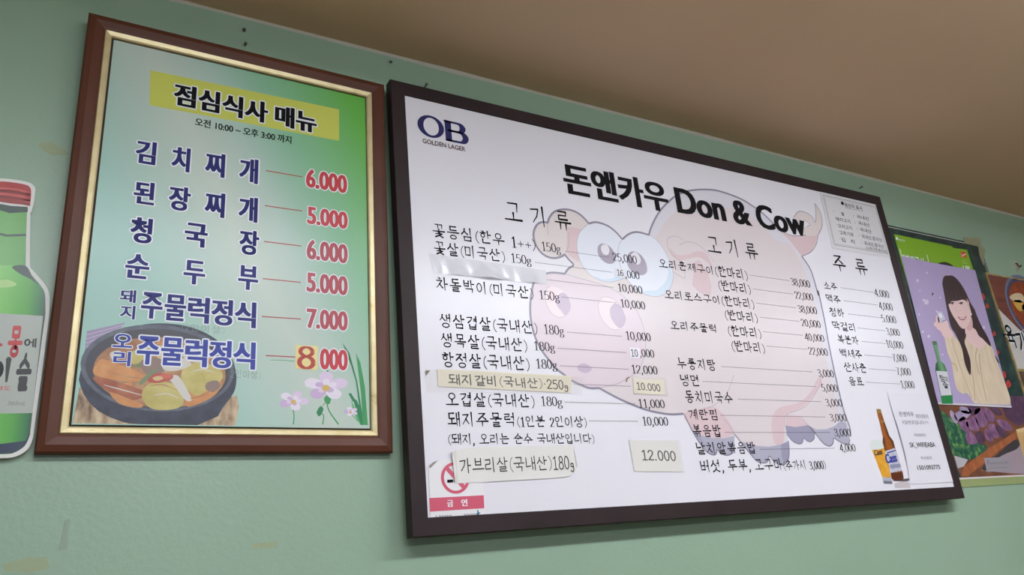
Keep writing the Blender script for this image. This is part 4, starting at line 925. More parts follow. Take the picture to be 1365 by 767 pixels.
lunch_letters('pencil_lettering', lambda mb: brush_line(PL, mb, '(2인이상)', 304.5, 493, 503.5, 347, ll(14), m_pencil, 'pen', .06))
# the pasted figure
o = empty('price_sticker', LO, Matrix(LR)); tag(o, 'square yellow sticker with a red figure 8 pasted on the lunch menu', 'sticker')
b = MB(); b.slab(PL.pts([(393.6, 460.5), (424, 461.8), (423.2, 493.9), (393.6, 491.8)]), ll(15) - .0004, ll(14.5), mat('yellow_sticker', (228, 212, 146), .5)); b.build('paper', o)
def eight(b):
    c0 = PL.P(408.4, 469.2); c1 = PL.P(408.2, 483.6); m8 = mat('sticker_red_ink', (176, 54, 40), .4)
    for c, rx, rz, w in ((c0, .0098, .0072, .0052), (c1, .0112, .0092, .0058)):
        pts = [(c[0] + rx * math.cos(q), c[1] + rz * math.sin(q)) for q in (2 * math.pi * k / 24 for k in range(25))]
        ribbon(b, pts, [w * (.55 + .75 * abs(math.cos(2 * math.pi * k / 24))) for k in range(25)], ll(15) - .0006, m8)
ink(o, 'figure_lettering', eight)

# ------------------------------------------------------------------ bottle-shaped cardboard sign at the left edge
YC = .031
PC = Plane(d=YC)
cut = empty('bottle_cutout', (0, YC, 0)); tag(cut, 'green bottle shaped cardboard cutout with a red cap beside the lunch menu', 'sign')
AX = PC.P(-6, 420)[0]
def mirror(pts):
    pts = [(max(u, AX), v) for u, v in pts]
    return pts + [(2 * AX - u, v) for u, v in pts[::-1]]
def cp(px): return PC.pts(px)
m_card = mat('white_card', (222, 220, 216), .5)
OUT = cp([(2, 238.2)]) + smooth(cp([(12, 238.8), (24.8, 240.4), (39.6, 243.8), (46.6, 250), (46.8, 258), (45, 273.3)]), False, 4) + cp([(43.6, 276), (42.4, 282), (40.6, 284), (40, 318), (39.8, 350)]) \
    + smooth(cp([(40.6, 357), (50, 367.5), (59.4, 378.8), (64.4, 388), (66.2, 400), (65.8, 420)]), False, 4) + cp([(57, 490), (47.3, 560.6)]) + smooth(cp([(44.5, 583), (40, 595), (32, 603.5), (17.2, 610), (2, 611)]), False, 4)
b = MB(); b.slab(mirror(OUT), 0, .0085, m_card); b.build('card', cut)
m_cap = mat('print_red_cap', (168, 44, 44), .3); m_cap2 = mat('print_cap_groove', (122, 26, 30), .3); m_cap3 = mat('print_cap_light', (206, 92, 88), .3)
def gradx(name, stops, u0, u1, rough=.3):
    """printed picture whose colour runs across the bottle"""
    m = mat(name, (90, 150, 70), rough); nt = m.node_tree
    tc = nt.nodes.new('ShaderNodeTexCoord'); sx = nt.nodes.new('ShaderNodeSeparateXYZ'); mr = nt.nodes.new('ShaderNodeMapRange'); rp = nt.nodes.new('ShaderNodeValToRGB')
    mr.inputs[1].default_value = u0; mr.inputs[2].default_value = u1
    el_ = rp.color_ramp.elements
    while len(el_) < len(stops): el_.new(.5)
    for e, (p, c) in zip(el_, stops): e.position = p; e.color = (*lin(c), 1)
    L = nt.links.new; L(tc.outputs['Object'], sx.inputs[0]); L(sx.outputs[0], mr.inputs[0]); L(mr.outputs[0], rp.inputs[0]); L(rp.outputs[0], nt.nodes['Principled BSDF'].inputs['Base Color'])
    return m
uL, uR = AX, PC.P(60, 420)[0]
m_glass = gradx('print_green_glass', [(0, (124, 196, 92)), (.35, (98, 178, 72)), (.62, (78, 158, 62)), (.85, (48, 122, 66)), (1, (30, 70, 54))], uL, uR)
m_neck = gradx('print_green_neck', [(0, (104, 172, 84)), (.4, (84, 156, 66)), (.62, (48, 120, 60)), (1, (28, 74, 50))], uL, uR)
m_deepg = mat('print_deep_green', (28, 60, 46), .3); m_lightg = mat('print_light_green', (164, 204, 118), .3); m_label = mat('print_grey_label', (172, 178, 170), .35); m_navyb = mat('print_bottle_foot', (40, 52, 76), .3)
b = MB()
b.flat(mirror(cp([(2, 284), (36, 284), (34.6, 318), (34.2, 352)]) + smooth(cp([(35.4, 359), (46, 371), (55, 382), (60, 393), (60.6, 418)]), False, 4) + cp([(50, 496), (42.6, 556)]) + smooth(cp([(40, 580), (35, 592), (28, 599), (16, 605), (2, 606)]), False, 4)), -L1, m_glass)
b.flat(mirror(cp([(2, 283), (36, 283), (34.8, 318), (34.2, 353), (2, 354)])), -L1 * 2, m_neck)
b.flat(mirror(cp([(2, 312), (34.9, 312), (34.8, 315), (2, 315)])), -L1 * 3, m_deepg)
b.flat(smooth(cp([(16, 356), (34, 354.5), (44, 370), (52, 380), (40, 372), (28, 366)]), True), -L1 * 2.5, m_deepg)
b.flat(smooth(cp([(-6, 376), (8, 373), (18, 376), (22, 380), (12, 383), (-4, 383)]), True), -L1 * 3, m_lightg)
b.flat(mirror(cp([(2, 418), (57.4, 421.5), (43.2, 551), (2, 551.5)])), -L1 * 3, m_label)
b.flat(mirror(cp([(2, 592), (34, 588), (40, 576), (37.5, 586), (32, 595), (26, 600), (16, 604.6), (2, 605.6)])), -L1 * 3, m_navyb)
b.flat(mirror(cp([(2, 273), (37, 276), (37, 283), (2, 283)])), -L1 * 4, m_deepg)
b.build('bottle_print', cut)
b = MB()
b.flat(mirror(cp([(2, 242.6)]) + smooth(cp([(14, 243), (28, 245), (38, 248), (41.5, 254), (41, 266), (39.8, 275)]), False, 3) + cp([(30, 273), (2, 270)])), -L1 * 5, m_cap)
for yy, w, mm in ((250.5, .0016, m_cap3), (253.5, .002, m_cap2), (258, .0016, m_cap3), (261.5, .002, m_cap2), (266.5, .0012, m_cap2)):
    ribbon(b, mirror(smooth(cp([(2, yy), (22, yy + 2), (36, yy + 5.2), (40.5, yy + 6.5)]), False, 3)), w, -L1 * 6, mm)
o = b.build('cap_print', cut); o['label'] = 'red ridged bottle cap'
m_r = mat('print_red_brush', (190, 60, 66), .4); m_k = mat('print_black_brush', (44, 46, 46), .4)
def bl2(b):
    k = -L1 * 5
    brush_line(PC, b, '자', -28, 445, 473, 1.5, k, m_r, 'pen', .17)
    brush_line(PC, b, '몽', 8, 436, 474, 28, k, m_r, 'pen', .17); brush_line(PC, b, '에', 31.5, 451, 462.5, 48, k, m_k, 'pen', .15)
    brush_line(PC, b, '이', -14, 479, 508, 12, k, m_k, 'brush', .24); brush_line(PC, b, '슬', 18.5, 473, 519, 39.5, k, m_k, 'pen', .17)
    type_line(PC, b, '13도', -6, 514.5, 520.5, 13.5, k, m_r, off=.01, slant=.15); type_line(PC, b, '360mL', 9.5, 535, 540.5, 34, k, m_grey, off=0, slant=.2)
ink(cut, 'label_lettering', bl2)

# ------------------------------------------------------------------ the posters to the right of the board
YP = .0375
PW = Plane(d=YP)
def wp(px): return PW.pts(px)
def Wz(pts): return wp(Z(1230, 520, 5.48, pts))
m_film = noisy('print_dark_foliage', [(.3, (22, 34, 38)), (.55, (36, 58, 58)), (.72, (58, 84, 70))], 26, .3, .5, detail=5)
tl = wp([(1306.3, 326.2)])[0]; brz = wp([(1281, 640.6)])[0]
pu0 = 1.405; pv1, pv0 = tl[1], brz[1]; pu1 = tl[0]
pp = empty('food_poster', (0, YP, 0)); tag(pp, 'dark laminated poster with purple vegetables on a tray, partly behind two other posters', 'poster')
b = MB(); b.slab(rect(pu0, pu1, pv0, pv1), 0, .0024, m_film, mat('laminate_edge', (170, 170, 160), .4)); b.build('poster_sheet', pp)
b = MB(); m_bw = mat('poster_white_line', (196, 200, 190), .35)
for (a, c) in (((pu0, pv1 - .0065), (pu1 - .0065, pv1 - .0065)), ((pu1 - .0065, pv1 - .0065), (pu1 - .0065, pv0 + .006))): ribbon(b, [a, c], .0022, -L1, m_bw)
ribbon(b, [(pu1 - .013, pv1 - .02), (pu1 - .013, pv0 + .006)], .0018, -L1, mat('poster_gold_line', (150, 140, 92), .35)); ribbon(b, [(pu0, pv0 + .0035), (pu1, pv0 + .0035)], .006, -L1, mat('poster_lower_margin', (206, 196, 196), .35)); b.build('border_print', pp)
b = MB()
m_greens = noisy('print_leafy_greens', [(.3, (28, 66, 58)), (.5, (44, 92, 70)), (.66, (106, 146, 76)), (.8, (150, 176, 100))], 60, .3, detail=4); m_tray = noisy('print_wooden_tray', [(.3, (134, 72, 44)), (.7, (176, 104, 66))], 30, .3, stretch=(1, 1, .4))
m_pur = noisy('print_purple_vegetable', [(.3, (100, 66, 98)), (.55, (132, 92, 128)), (.75, (166, 126, 158))], 45, .3, detail=3); m_pur2 = noisy('print_deep_purple_vegetable', [(.3, (66, 42, 66)), (.7, (98, 66, 92))], 50, .3); m_pur3 = noisy('print_pale_lilac_vegetable', [(.3, (138, 122, 158)), (.7, (176, 158, 184))], 50, .3)
m_lilac = mat('print_lilac_cloth', (158, 140, 150), .3); m_brownp = noisy('print_brown_wood', [(.3, (96, 58, 42)), (.7, (130, 82, 60))], 20, .3); m_redp = mat('print_red_flower', (168, 58, 52), .3)
vbot = pv0 + .0065
def wb(pts, k, m, s=True): b.flat(smooth(Wz(pts), True) if s else Wz(pts), -L1 * k, m)
b.flat(Wz([(60, 60), (760, 60), (860, 250), (860, 420)]) + [(pu1 - .016, vbot), (Wz([(280, 640)])[0][0], vbot)], -L1 * 1, m_brownp)
wb([(560, 60), (760, 60), (800, 180), (700, 260), (620, 200)], 1.5, m_pur2)
wb([(120, 150), (160, 170), (260, 250), (420, 380), (470, 420), (420, 480), (350, 510), (220, 480), (150, 300)], 2, m_greens)
b.flat(Wz([(230, 480), (330, 510), (300, 560), (255, 575)]), -L1 * 2.2, mat('print_pale_cloth', (176, 172, 178), .3))
b.flat(Wz([(300, 560), (480, 430), (740, 270), (850, 190), (860, 230), (740, 320), (560, 440), (420, 560), (330, 630), (285, 630)]), -L1 * 3, m_tray)
b.flat(Wz([(560, 470), (700, 370), (740, 380), (860, 420), (860, 600), (740, 615), (640, 610), (430, 590)]), -L1 * 2.6, m_lilac)
wb([(440, 560), (560, 460), (660, 370), (710, 380), (690, 430), (600, 470), (520, 520), (460, 590)], 2.8, mat('print_dark_gap', (62, 54, 58), .3))
for pts, m in (([(200, 150), (225, 165), (255, 220), (250, 245), (225, 235), (200, 180)], m_pur3), ([(270, 125), (320, 128), (355, 150), (340, 175), (285, 165)], m_pur3), ([(230, 180), (290, 150), (350, 170), (320, 210), (260, 230)], m_pur3),
               ([(260, 225), (300, 195), (330, 240), (335, 300), (300, 300), (270, 260)], m_pur), ([(320, 230), (370, 190), (400, 230), (412, 290), (370, 300), (325, 270)], m_pur), ([(380, 150), (430, 140), (475, 220), (460, 265), (420, 275), (390, 230)], m_pur),
               ([(440, 130), (480, 140), (530, 200), (515, 235), (470, 215)], m_pur), ([(490, 125), (545, 130), (582, 175), (560, 190), (520, 170)], m_pur2), ([(330, 110), (400, 110), (420, 150), (370, 190), (340, 160)], m_pur2),
               ([(540, 225), (590, 220), (650, 270), (635, 300), (580, 285)], m_pur), ([(480, 260), (520, 250), (560, 330), (545, 355), (500, 330)], m_pur), ([(530, 265), (570, 270), (612, 330), (590, 350), (555, 320)], m_pur2),
               ([(320, 310), (350, 300), (395, 360), (390, 395), (335, 395), (315, 360)], m_pur), ([(385, 315), (430, 310), (455, 370), (430, 402), (400, 380)], m_pur2), ([(450, 290), (485, 300), (515, 360), (495, 380), (460, 350)], m_pur),
               ([(600, 170), (660, 190), (700, 225), (690, 245), (620, 215)], m_pur2)):
    wb(pts, 4, m)
o = b.build('vegetable_print', pp); o['label'] = 'picture of purple vegetables heaped on a wooden tray with greens'
b = MB()
# crate corner, then red blossoms down the right side
b.flat(Wz([(680, 292), (760, 270), (800, 300), (800, 520), (740, 500)]), -L1 * 4, mat('print_pale_crate', (196, 160, 108), .3)); b.flat(Wz([(680, 292), (760, 268), (800, 272), (760, 300), (700, 312)]), -L1 * 5, mat('print_crate_rim', (214, 186, 140), .3))
b.build('crate_print', pp); b = MB()
for x, y_, r in ((1310, 396, 3.2), (1316, 408, 2.4), (1338, 500, 3.4), (1344, 512, 3.6), (1337, 517, 2.6), (1325, 445, 2.4), (1330, 470, 2.2)):
    b.flat(smooth(wp([(x + r * math.cos(q) * (1 + .3 * math.sin(3 * q)), y_ + 1.5 * r * math.sin(q)) for q in (2 * math.pi * k / 9 for k in range(9))]), True, 2), -L1 * 2, m_redp)
b.build('blossom_print', pp)
b = MB(); b.flat(Wz([(445, 497), (632, 492), (648, 590), (470, 600)]), -L1 * 5, mat('print_caption_box', (150, 142, 150), .3))
m_cap_ = mat('print_caption_ink', (70, 62, 72), .4)
for k in range(8): brush_x = 470 + k * 20; ribbon(b, Wz([(brush_x, 545 - k), (brush_x + 8, 528 - k), (brush_x + 14, 552 - k)]), .0012, -L1 * 6, m_cap_)
ribbon(b, Wz([(470, 515), (482, 528)]), .002, -L1 * 6, m_cap_); ribbon(b, Wz([(490, 572), (620, 566)]), .0007, -L1 * 6, m_cap_); b.build('caption_print', pp)
# the yellowed tape at the poster's corner
t = empty('corner_tape', (0, .0375, 0)); tag(t, 'yellowed tape over the top corner of the dark laminated poster', 'tape')
b = MB(); b.slab(wp([(1284, 316.5), (1306.5, 317.2), (1307.5, 326), (1313, 334), (1310.5, 355), (1305, 340), (1303.5, 329), (1286, 325)]), -.0012, -.0009, film('yellow_tape', (176, 174, 138), .5, .3)); b.build('tape_film', t)
t = empty('edge_tape', (0, .0385, 0)); tag(t, 'long yellow tape strip under the lower edge of the dark laminated poster', 'tape')
b = MB(); q = wp([(1281, 640.4), (1281, 650)]); b.slab(rect(1.43, pu1 - .01, q[1][1], pv0 + .002), -.0011, -.0008 + .0012, film('green_yellow_tape', (172, 184, 124), .6, .35)); b.build('tape_film', t)

# the green poster
PG = Plane(d=.0362); Gp = PG.pts
gp = empty('green_poster', (0, .0362, 0)); tag(gp, 'bright green poster sticking out above the lavender poster', 'poster')
a_, c_ = Gp([(1191.5, 312.2)])[0], Gp([(1289, 333.2)])[0]; gl, gr = Gp([(1205, 362)])[0], Gp([(1298, 361)])[0]
m_lime = mat('lime_poster_print', (124, 170, 30), .35)
b = MB(); b.slab([a_] + Gp([(1269, 328.6), (1270.3, 330.6)]) + [c_, gr, (gr[0], gr[1] - .12), (gl[0], gl[1] - .12), gl], 0, .0006, m_lime); b.build('poster_sheet', gp)
def gprint(b):
    k = -L1 * 2
    b.flat(smooth(Gp(Z(1180, 290, 6.97, [(103, 180), (112, 182), (118, 208), (105, 208), (100, 195)])), True), k, m_wht)
    type_line(PG, b, '대한민국', 1197.8, 318.2, 321.4, 1206.6, k, m_wht, off=.01)
    ribbon(b, Gp(Z(1180, 290, 6.97, [(135, 292), (150, 352)])), .003, k, m_wht); ribbon(b, Gp(Z(1180, 290, 6.97, [(388, 348), (402, 410)])), .003, k, m_wht)
    type_line(PG, b, '대한민국시', 1204.5, 339, 353, 1234.6, k, m_wht, off=.012)
    for yy in (404, 418, 430): ribbon(b, Gp(Z(1180, 290, 6.97, [(715, yy - 8), (765 - (430 - yy), yy)])), .0011, k, mat('pale_green_print', (190, 208, 130), .4))
    type_line(PG, b, '1위', 1285, 353.6, 361, 1294, k, m_wht, off=.02)
ink(gp, 'poster_lettering', gprint)
b = MB(); b.flat(Gp(Z(1180, 290, 6.97, [(697, 318), (748, 322), (757, 376), (706, 372)])), -L1 * 2, mat('orange_logo_print', (206, 84, 38), .35)); ribbon(b, Gp(Z(1180, 290, 6.97, [(703, 335), (716, 352), (750, 344)])), .0017, -L1 * 3, m_wht); ribbon(b, Gp(Z(1180, 290, 6.97, [(706, 362), (725, 360), (742, 336)])), .0013, -L1 * 3, m_wht); b.build('corner_logo', gp)
b = MB(); b.flat(smooth(Gp(Z(1180, 290, 6.97, [(492, 435), (520, 418), (560, 415), (605, 432), (642, 466), (640, 520), (500, 500)])), True), -L1 * 2, mat('print_dark_hair_top', (36, 32, 28), .35)); b.build('hair_print', gp)

# the lavender poster
PV = Plane(d=.0348); Vp = PV.pts
lv = empty('lavender_poster', (0, .0348, 0)); tag(lv, 'lavender poster of a smiling long-haired woman in a cream sweater with a green bottle', 'poster')
tl_, tr_, br_, bl_ = Vp([(1201.3, 341.4), (1299.8, 360.4), (1348.8, 543.8), (1250.6, 539.2)])
m_lav = noisy('lavender_print', [(.3, (166, 148, 188)), (.7, (176, 160, 198))], 4, .32)
b = MB(); e = [(tl_[0] + (tr_[0] - tl_[0]) * s, tl_[1] + (tr_[1] - tl_[1]) * s - .0025 * math.sin(math.pi * s)) for s in (0, .25, .5, .75, 1)]
b.slab(e + [br_, bl_], 0, .0007, m_lav); b.build('poster_sheet', lv)
b = MB(); w0 = (bl_[0] + (tl_[0] - bl_[0]) * .018, bl_[1] + .0052); w1 = (br_[0], br_[1] + .0052); b.flat([bl_, br_, w1, w0], -L1, mat('poster_bottom_strip', (206, 200, 206), .35)); b.build('lower_margin', lv)
def V1(pts): return Vp(Z(1190, 390, 5.114, pts))
def V2(pts): return Vp(Z(1180, 290, 6.97, pts))
m_hair = noisy('print_dark_brown_hair', [(.3, (44, 26, 32)), (.6, (62, 38, 42)), (.8, (86, 54, 54))], 30, .35, stretch=(3, 1, .6)); m_skin = mat('print_skin', (226, 192, 190), .35); m_skin2 = mat('print_skin_blush', (214, 170, 170), .35)
m_knit = noisy('print_cream_sweater', [(.3, (206, 186, 160)), (.7, (222, 204, 178))], 30, .35, stretch=(2, 1, .5)); m_knit2 = mat('print_sweater_fold', (184, 160, 130), .35); m_lip = mat('print_lip', (178, 84, 92), .35); m_eyei = mat('print_eye_ink', (48, 34, 42), .35)
m_snow = mat('print_snow', (206, 196, 218), .35)
b = MB()
for x, y_, r in ((230, 66, 16), (212, 52, 9), (268, 12, 9), (205, 268, 8), (245, 300, 10), (620, 240, 11), (300, 130, 7), (180, 150, 6), (340, 425, 6)): b.flat(smooth(V1([(x + r * math.cos(q), y_ + r * 1.1 * math.sin(q)) for q in (2 * math.pi * k / 7 for k in range(7))]), True, 2), -L1 * 1, m_snow)
for x, y_, r in ((300, 588, 13), (388, 515, 9), (322, 680, 7), (440, 712, 10), (512, 745, 8)): b.flat(smooth(V2([(x + r * math.cos(q), y_ + r * 1.1 * math.sin(q)) for q in (2 * math.pi * k / 7 for k in range(7))]), True, 2), -L1 * 1, m_snow)
b.build('snow_print', lv)
b = MB()
def vb(pts, k, m, s=True): b.flat(smooth(V1(pts), True) if s else V1(pts), -L1 * k, m)
# hair behind, body, hair in front
b.flat(smooth(V2([(530, 610), (540, 560), (565, 540), (592, 544), (600, 538), (640, 550), (690, 600), (740, 680), (790, 790)]), False) + smooth(V1([(560, 120), (600, 230), (650, 310), (668, 365), (620, 330), (560, 300), (470, 300), (400, 200), (365, 60)]), False), -L1 * 2, m_hair)
vlow = [(bl_[0] + .02, w0[1])]
b.flat(smooth(V1([(350, 300), (400, 280), (430, 310), (480, 380), (520, 480), (560, 520), (600, 700), (600, 756)]), False) + smooth(V1([(550, 750), (510, 690), (470, 690), (430, 640), (400, 480), (375, 420)]), False), -L1 * 3, m_knit)
b.flat(smooth(V1([(495, 300), (540, 330), (640, 340), (680, 380), (710, 470), (760, 600), (800, 720), (800, 766)]), False) + smooth(V1([(640, 764), (590, 760), (545, 740), (530, 620), (520, 500), (500, 420), (485, 350)]), False), -L1 * 3.5, m_knit)
vb([(500, 225), (560, 250), (590, 300), (640, 335), (600, 385), (545, 360), (510, 330), (495, 280)], 4, m_skin)
vb([(384, 100), (384, 60), (430, 30), (500, 40), (530, 100), (535, 160), (520, 210), (495, 245), (465, 240), (430, 190), (405, 150)], 5, m_skin)
vb([(500, 230), (535, 170), (545, 240), (520, 262)], 4.5, m_skin2)
b.flat(smooth(V2([(530, 620), (545, 560), (592, 542), (640, 552), (700, 615), (720, 690), (760, 770)]), False) + smooth(V1([(520, 110), (510, 70), (480, 50), (440, 58), (400, 62), (380, 80), (352, 20)]), False), -L1 * 6, m_hair)
vb([(352, 10), (375, 60), (390, 130), (420, 190), (470, 250), (500, 290), (490, 340), (510, 400), (530, 470), (530, 560), (515, 545), (490, 480), (470, 380), (430, 290), (395, 230), (370, 120)], 6.5, m_hair)
vb([(520, 70), (560, 130), (600, 220), (650, 310), (668, 368), (630, 335), (575, 270), (545, 190), (535, 140)], 6.5, m_hair)
vb([(695, 430), (715, 455), (728, 484), (712, 470)], 6, m_hair)
for c, w in (([(388, 78), (402, 68), (420, 70)], .0016), ([(450, 76), (468, 68), (482, 74)], .0016)): ribbon(b, smooth(V1(c), False), w * 1.4, -L1 * 7, m_eyei)
for x, y_ in ((406, 76), (467, 76)): b.flat(smooth(V1([(x + 8 * math.cos(q), y_ + 6 * math.sin(q)) for q in (2 * math.pi * k / 8 for k in range(8))]), True, 2), -L1 * 7.2, m_eyei)
ribbon(b, smooth(V1([(432, 95), (428, 125), (438, 134), (452, 130)]), False), .0009, -L1 * 7, m_skin2)
vb([(445, 165), (475, 172), (503, 162), (492, 185), (470, 190), (452, 180)], 7, m_lip); vb([(454, 170), (476, 175), (496, 168), (485, 179), (465, 180)], 7.5, m_wht)
vb([(532, 142), (540, 146), (537, 156), (530, 152)], 8, m_wht)
# raised hand with a small glass
vb([(345, 300), (330, 270), (300, 245), (290, 210), (300, 195), (330, 205), (365, 210), (385, 240), (415, 290), (380, 312)], 5, m_skin)
for pts in ([(300, 215), (292, 180), (300, 158), (312, 170), (318, 205)], [(312, 205), (306, 165), (318, 150), (330, 165), (335, 205)], [(330, 208), (340, 180), (356, 190), (352, 215)], [(352, 225), (362, 190), (376, 205), (380, 240)], [(290, 235), (280, 215), (288, 205), (305, 222)]): vb(pts, 6, m_skin)
vb([(303, 140), (335, 134), (360, 195), (340, 208), (322, 190)], 6.5, mat('print_small_glass', (196, 192, 214), .3)); vb([(310, 148), (328, 145), (338, 168), (324, 175)], 7, m_wht); ribbon(b, V1([(338, 200), (358, 188)]), .0016, -L1 * 7, m_eyei)
for c in ([(400, 320), (430, 420), (480, 560), (540, 720)], [(520, 500), (550, 600), (560, 740)], [(590, 420), (600, 540), (640, 740)], [(575, 380), (565, 450), (590, 560)], [(400, 480), (430, 500), (440, 540)]): ribbon(b, smooth(V1(c), False), .004, -L1 * 4.5, m_knit2)
o = b.build('woman_print', lv); o['label'] = 'printed picture of a person with long dark hair raising a small glass'
# the printed green bottle
b = MB(); m_gb = gradx('print_small_bottle', [(0, (36, 86, 58)), (.4, (112, 160, 118)), (.7, (64, 124, 80)), (1, (30, 76, 50))], V1([(300, 500)])[0][0], V1([(395, 560)])[0][0])
vb([(268, 335), (300, 335), (304, 360), (315, 420), (328, 470), (352, 490), (368, 530), (395, 660), (408, 700), (410, 760), (335, 760), (328, 710), (290, 530), (292, 490), (303, 470), (285, 400), (274, 360)], 8, m_gb, False)
b.flat(V1([(267, 333), (298, 333), (302, 358), (274, 360)]), -L1 * 9, mat('print_bottle_cap', (70, 110, 76), .3)); b.flat(V1([(295, 535), (370, 540), (402, 700), (330, 705)]), -L1 * 9, mat('print_bottle_label', (206, 204, 210), .3)); b.flat(V1([(328, 706), (402, 702), (410, 760), (335, 760)]), -L1 * 9, mat('print_bottle_base', (40, 128, 70), .3))
brush_line(PV, b, '참', 1253.6, 500.6, 509, 1260, -L1 * 10, m_brush, 'pen', .12); brush_line(PV, b, '이', 1260, 502, 509.5, 1264.4, -L1 * 10, m_brush, 'pen', .12); brush_line(PV, b, '슬', 1257.6, 509, 517.6, 1265.4, -L1 * 10, m_brush, 'pen', .12)
o = b.build('bottle_print', lv); o['label'] = 'printed picture of a green bottle with a white label'

# the gold-edged picture menu at the far right
PS = Plane(d=.0352); Sp = PS.pts
sg = empty('picture_menu', (0, .0352, 0)); tag(sg, 'gold edged picture menu showing a bowl of red soup at the far right', 'menu')
s0 = Sp([(1314, 364)])[0]; su0 = s0[0] - .0015; su1 = su0 + .42; sv1 = s0[1]; smid = Sp([(1356, 493)])[0][1]; sv0 = smid - .19
m_goldp = noisy('thin_gold_frame', [(.3, (150, 128, 78)), (.7, (196, 176, 122))], 40, .35, metal=.3); m_ppr = mat('pale_menu_print', (196, 190, 186), .35)
b = MB(); b.box(su0, su1, 0, .0045, sv0, sv1, m_ppr); b.build('menu_panel', sg)
b = MB(); moulding(b, su1 - su0, sv1 - sv0, [(-.001, .0045), (-.001, -.002), (.004, -.002), (.004, .001)], m_goldp, su0, sv1); b.box(su0 + .003, su1 - .003, -.002, .001, smid - .005, smid + .003, m_goldp); b.build('gold_frame', sg)
b = MB(); m_maroon2 = noisy('print_maroon_table', [(.3, (92, 44, 38)), (.7, (124, 66, 54))], 14, .35, stretch=(.4, 1, 6))
top = sv1 - .005
hz = Sp([(1345, 440)])[0][1]
b.flat([(su0 + .004, top), (su1 - .004, top), (su1 - .004, hz - .02), (su0 + .10, hz), (su0 + .004, hz + .07)], -.0003, m_maroon2)
def V3(pts): return Sp(Z(1190, 390, 5.114, pts))
cxy = Sp([(1373, 411)])[0]; rr = .135
for k, (rx, rz, m) in enumerate(((1, .86, mat('print_blue_bowl', (104, 112, 140), .3)), (.93, .78, mat('print_bowl_inside', (70, 66, 92), .3)), (.86, .68, noisy('print_red_soup', [(.3, (112, 44, 30)), (.6, (150, 70, 42)), (.8, (186, 110, 60))], 50, .3)))):
    b.flat([(cxy[0] + rr * rx * math.cos(q), cxy[1] + rr * rz * math.sin(q)) for q in (2 * math.pi * i / 40 for i in range(40))], -.0004 - L1 * k, m)
for pts, m in (([(795, 30), (840, 5), (880, 15), (900, 60), (860, 70), (820, 60)], mat('print_noodle', (206, 186, 150), .3)), ([(820, 60), (870, 55), (900, 100), (870, 130), (835, 100)], mat('print_egg', (204, 158, 74), .3)), ([(880, 90), (910, 80), (920, 130), (890, 140)], mat('print_green_onion', (104, 108, 60), .3))):
    b.flat(smooth(V3(pts), True), -.0010, m)
b.flat(rect(su0 + .006, su1 - .006, sv0 + .006, smid - .006), -.0003, noisy('print_dark_dish', [(.3, (66, 46, 44)), (.7, (110, 80, 70))], 30, .3)); o = b.build('soup_print', sg); o['label'] = 'picture of red soup in a blue and white bowl'
ink(sg, 'menu_lettering', lambda b: [(brush_line(PS, b, '육', 1343.6, 434.5, 463, 1358.5, -.0012, m_wht, 'pen', .22), brush_line(PS, b, '육', 1343.6, 434.5, 463, 1358.5, -.00135, m_black, 'pen', .12)), (brush_line(PS, b, '개장', 1360, 442, 470, 1392, -.0012, m_wht, 'pen', .22), brush_line(PS, b, '개장', 1360, 442, 470, 1392, -.00135, m_black, 'pen', .12))])

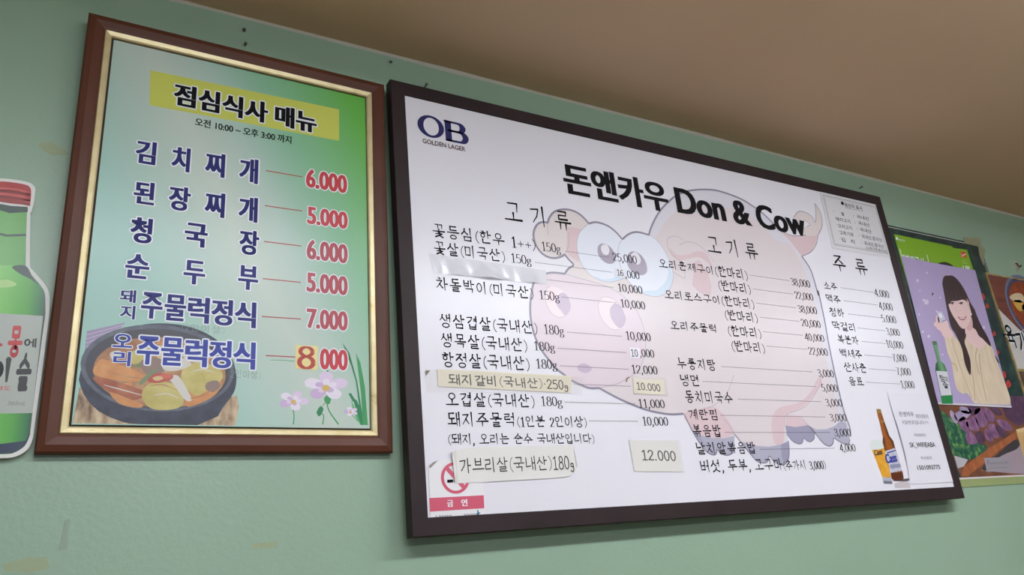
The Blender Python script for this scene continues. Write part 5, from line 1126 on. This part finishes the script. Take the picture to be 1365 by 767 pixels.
# ------------------------------------------------------------------ small things on the wall
PWall = Plane(d=Y_WALL)
hk = empty('wall_hook', (*[PWall.P(1353.2, 355)[0]], Y_WALL, PWall.P(1353.2, 355)[1])); tag(hk, 'small white stick-on hook above the gold edged picture menu', 'hook')
b = MB(); hw, hh = .0085, .0175
pl_ = smooth([(-hw, -hh * .8), (-hw * .6, -hh), (hw * .6, -hh), (hw, -hh * .8), (hw, hh * .8), (hw * .5, hh), (-hw * .5, hh), (-hw, hh * .8)], True, 3); b.slab(pl_, -.004, 0, mat('yellowed_plastic', (186, 184, 168), .4)); b.build('base_plate', hk)
b = MB(); b.tube([(0, -.003, .008), (0, -.008, .006), (0, -.0095, -.002), (0, -.012, -.008), (0, -.0165, -.0075), (0, -.018, -.002)], [.0032, .003, .0028, .0028, .0026, .0022], mat('brown_plastic_hook', (92, 70, 58), .4)); b.build('hook_arm', hk, smooth=True)
b = MB(); b.tube([(.002, -.0035, -.0125), (.002, -.0062, -.0125)], [.0024, .002], mat('rust', (70, 52, 44), .6)); b.build('screw', hk)

m_nail = mat('dull_steel', (92, 86, 78), .45, .5, .7)
def nail(px, py, label, L=.014, hook=False, y=Y_WALL):
    u, v = Plane(d=y).P(px, py); t = empty('wall_nail', (u, y, v)); tag(t, label, 'nail', 'small nails in the wall')
    b = MB(); b.tube([(0, .004, 0), (0, -L, .001)], .0013, m_nail); b.build('shank', t)
    b = MB(); b.tube([(0, -L + .0006, .001), (0, -L - .0008, .001)], .003, m_nail, 10); b.build('head', t)
nail(325, 41.5, 'upper of two small nails in the wall above the lunch menu', .004); nail(326.5, 61, 'lower of two small nails, just above the lunch menu frame', .006)
nail(520.5, 84, 'small nail in the wall above the gap between the two menus', .003)
nail(566, 116.5, 'nail standing over the top edge of the price board near the beer logo', .01); nail(1145.5, 251.5, 'nail standing over the top edge of the price board near the origin paper', .01)

m_res = film('tape_residue', (206, 202, 140), .28, .5); m_res2 = film('old_clear_tape', (170, 188, 168), .45, .3)
def residue(px, label, m):
    t = empty('tape_residue', (0, Y_WALL, 0)); tag(t, label, 'tape mark', 'old tape marks on the wall'); b = MB(); b.flat(PWall.pts(px), -.0003, m); b.build('film', t)
residue([(50, 192), (66, 189), (88, 200), (92, 206), (70, 208), (58, 201)], 'faint yellow tape mark on the wall above the bottle cutout', m_res)
residue([(334, 725.5), (352, 724), (370, 722.5), (370, 730), (350, 732), (338, 732)], 'yellow tape mark on the wall below the lunch menu', m_res)
residue([(4, 753), (30, 745), (62, 743), (66, 758), (40, 764), (6, 762)], 'pale yellow tape mark low on the wall below the bottle cutout', m_res)
residue([(86.5, 693), (92.8, 692.6), (89.5, 733), (77.5, 733.6)], 'narrow grey strip of old tape on the wall below the lunch menu corner', m_res2)
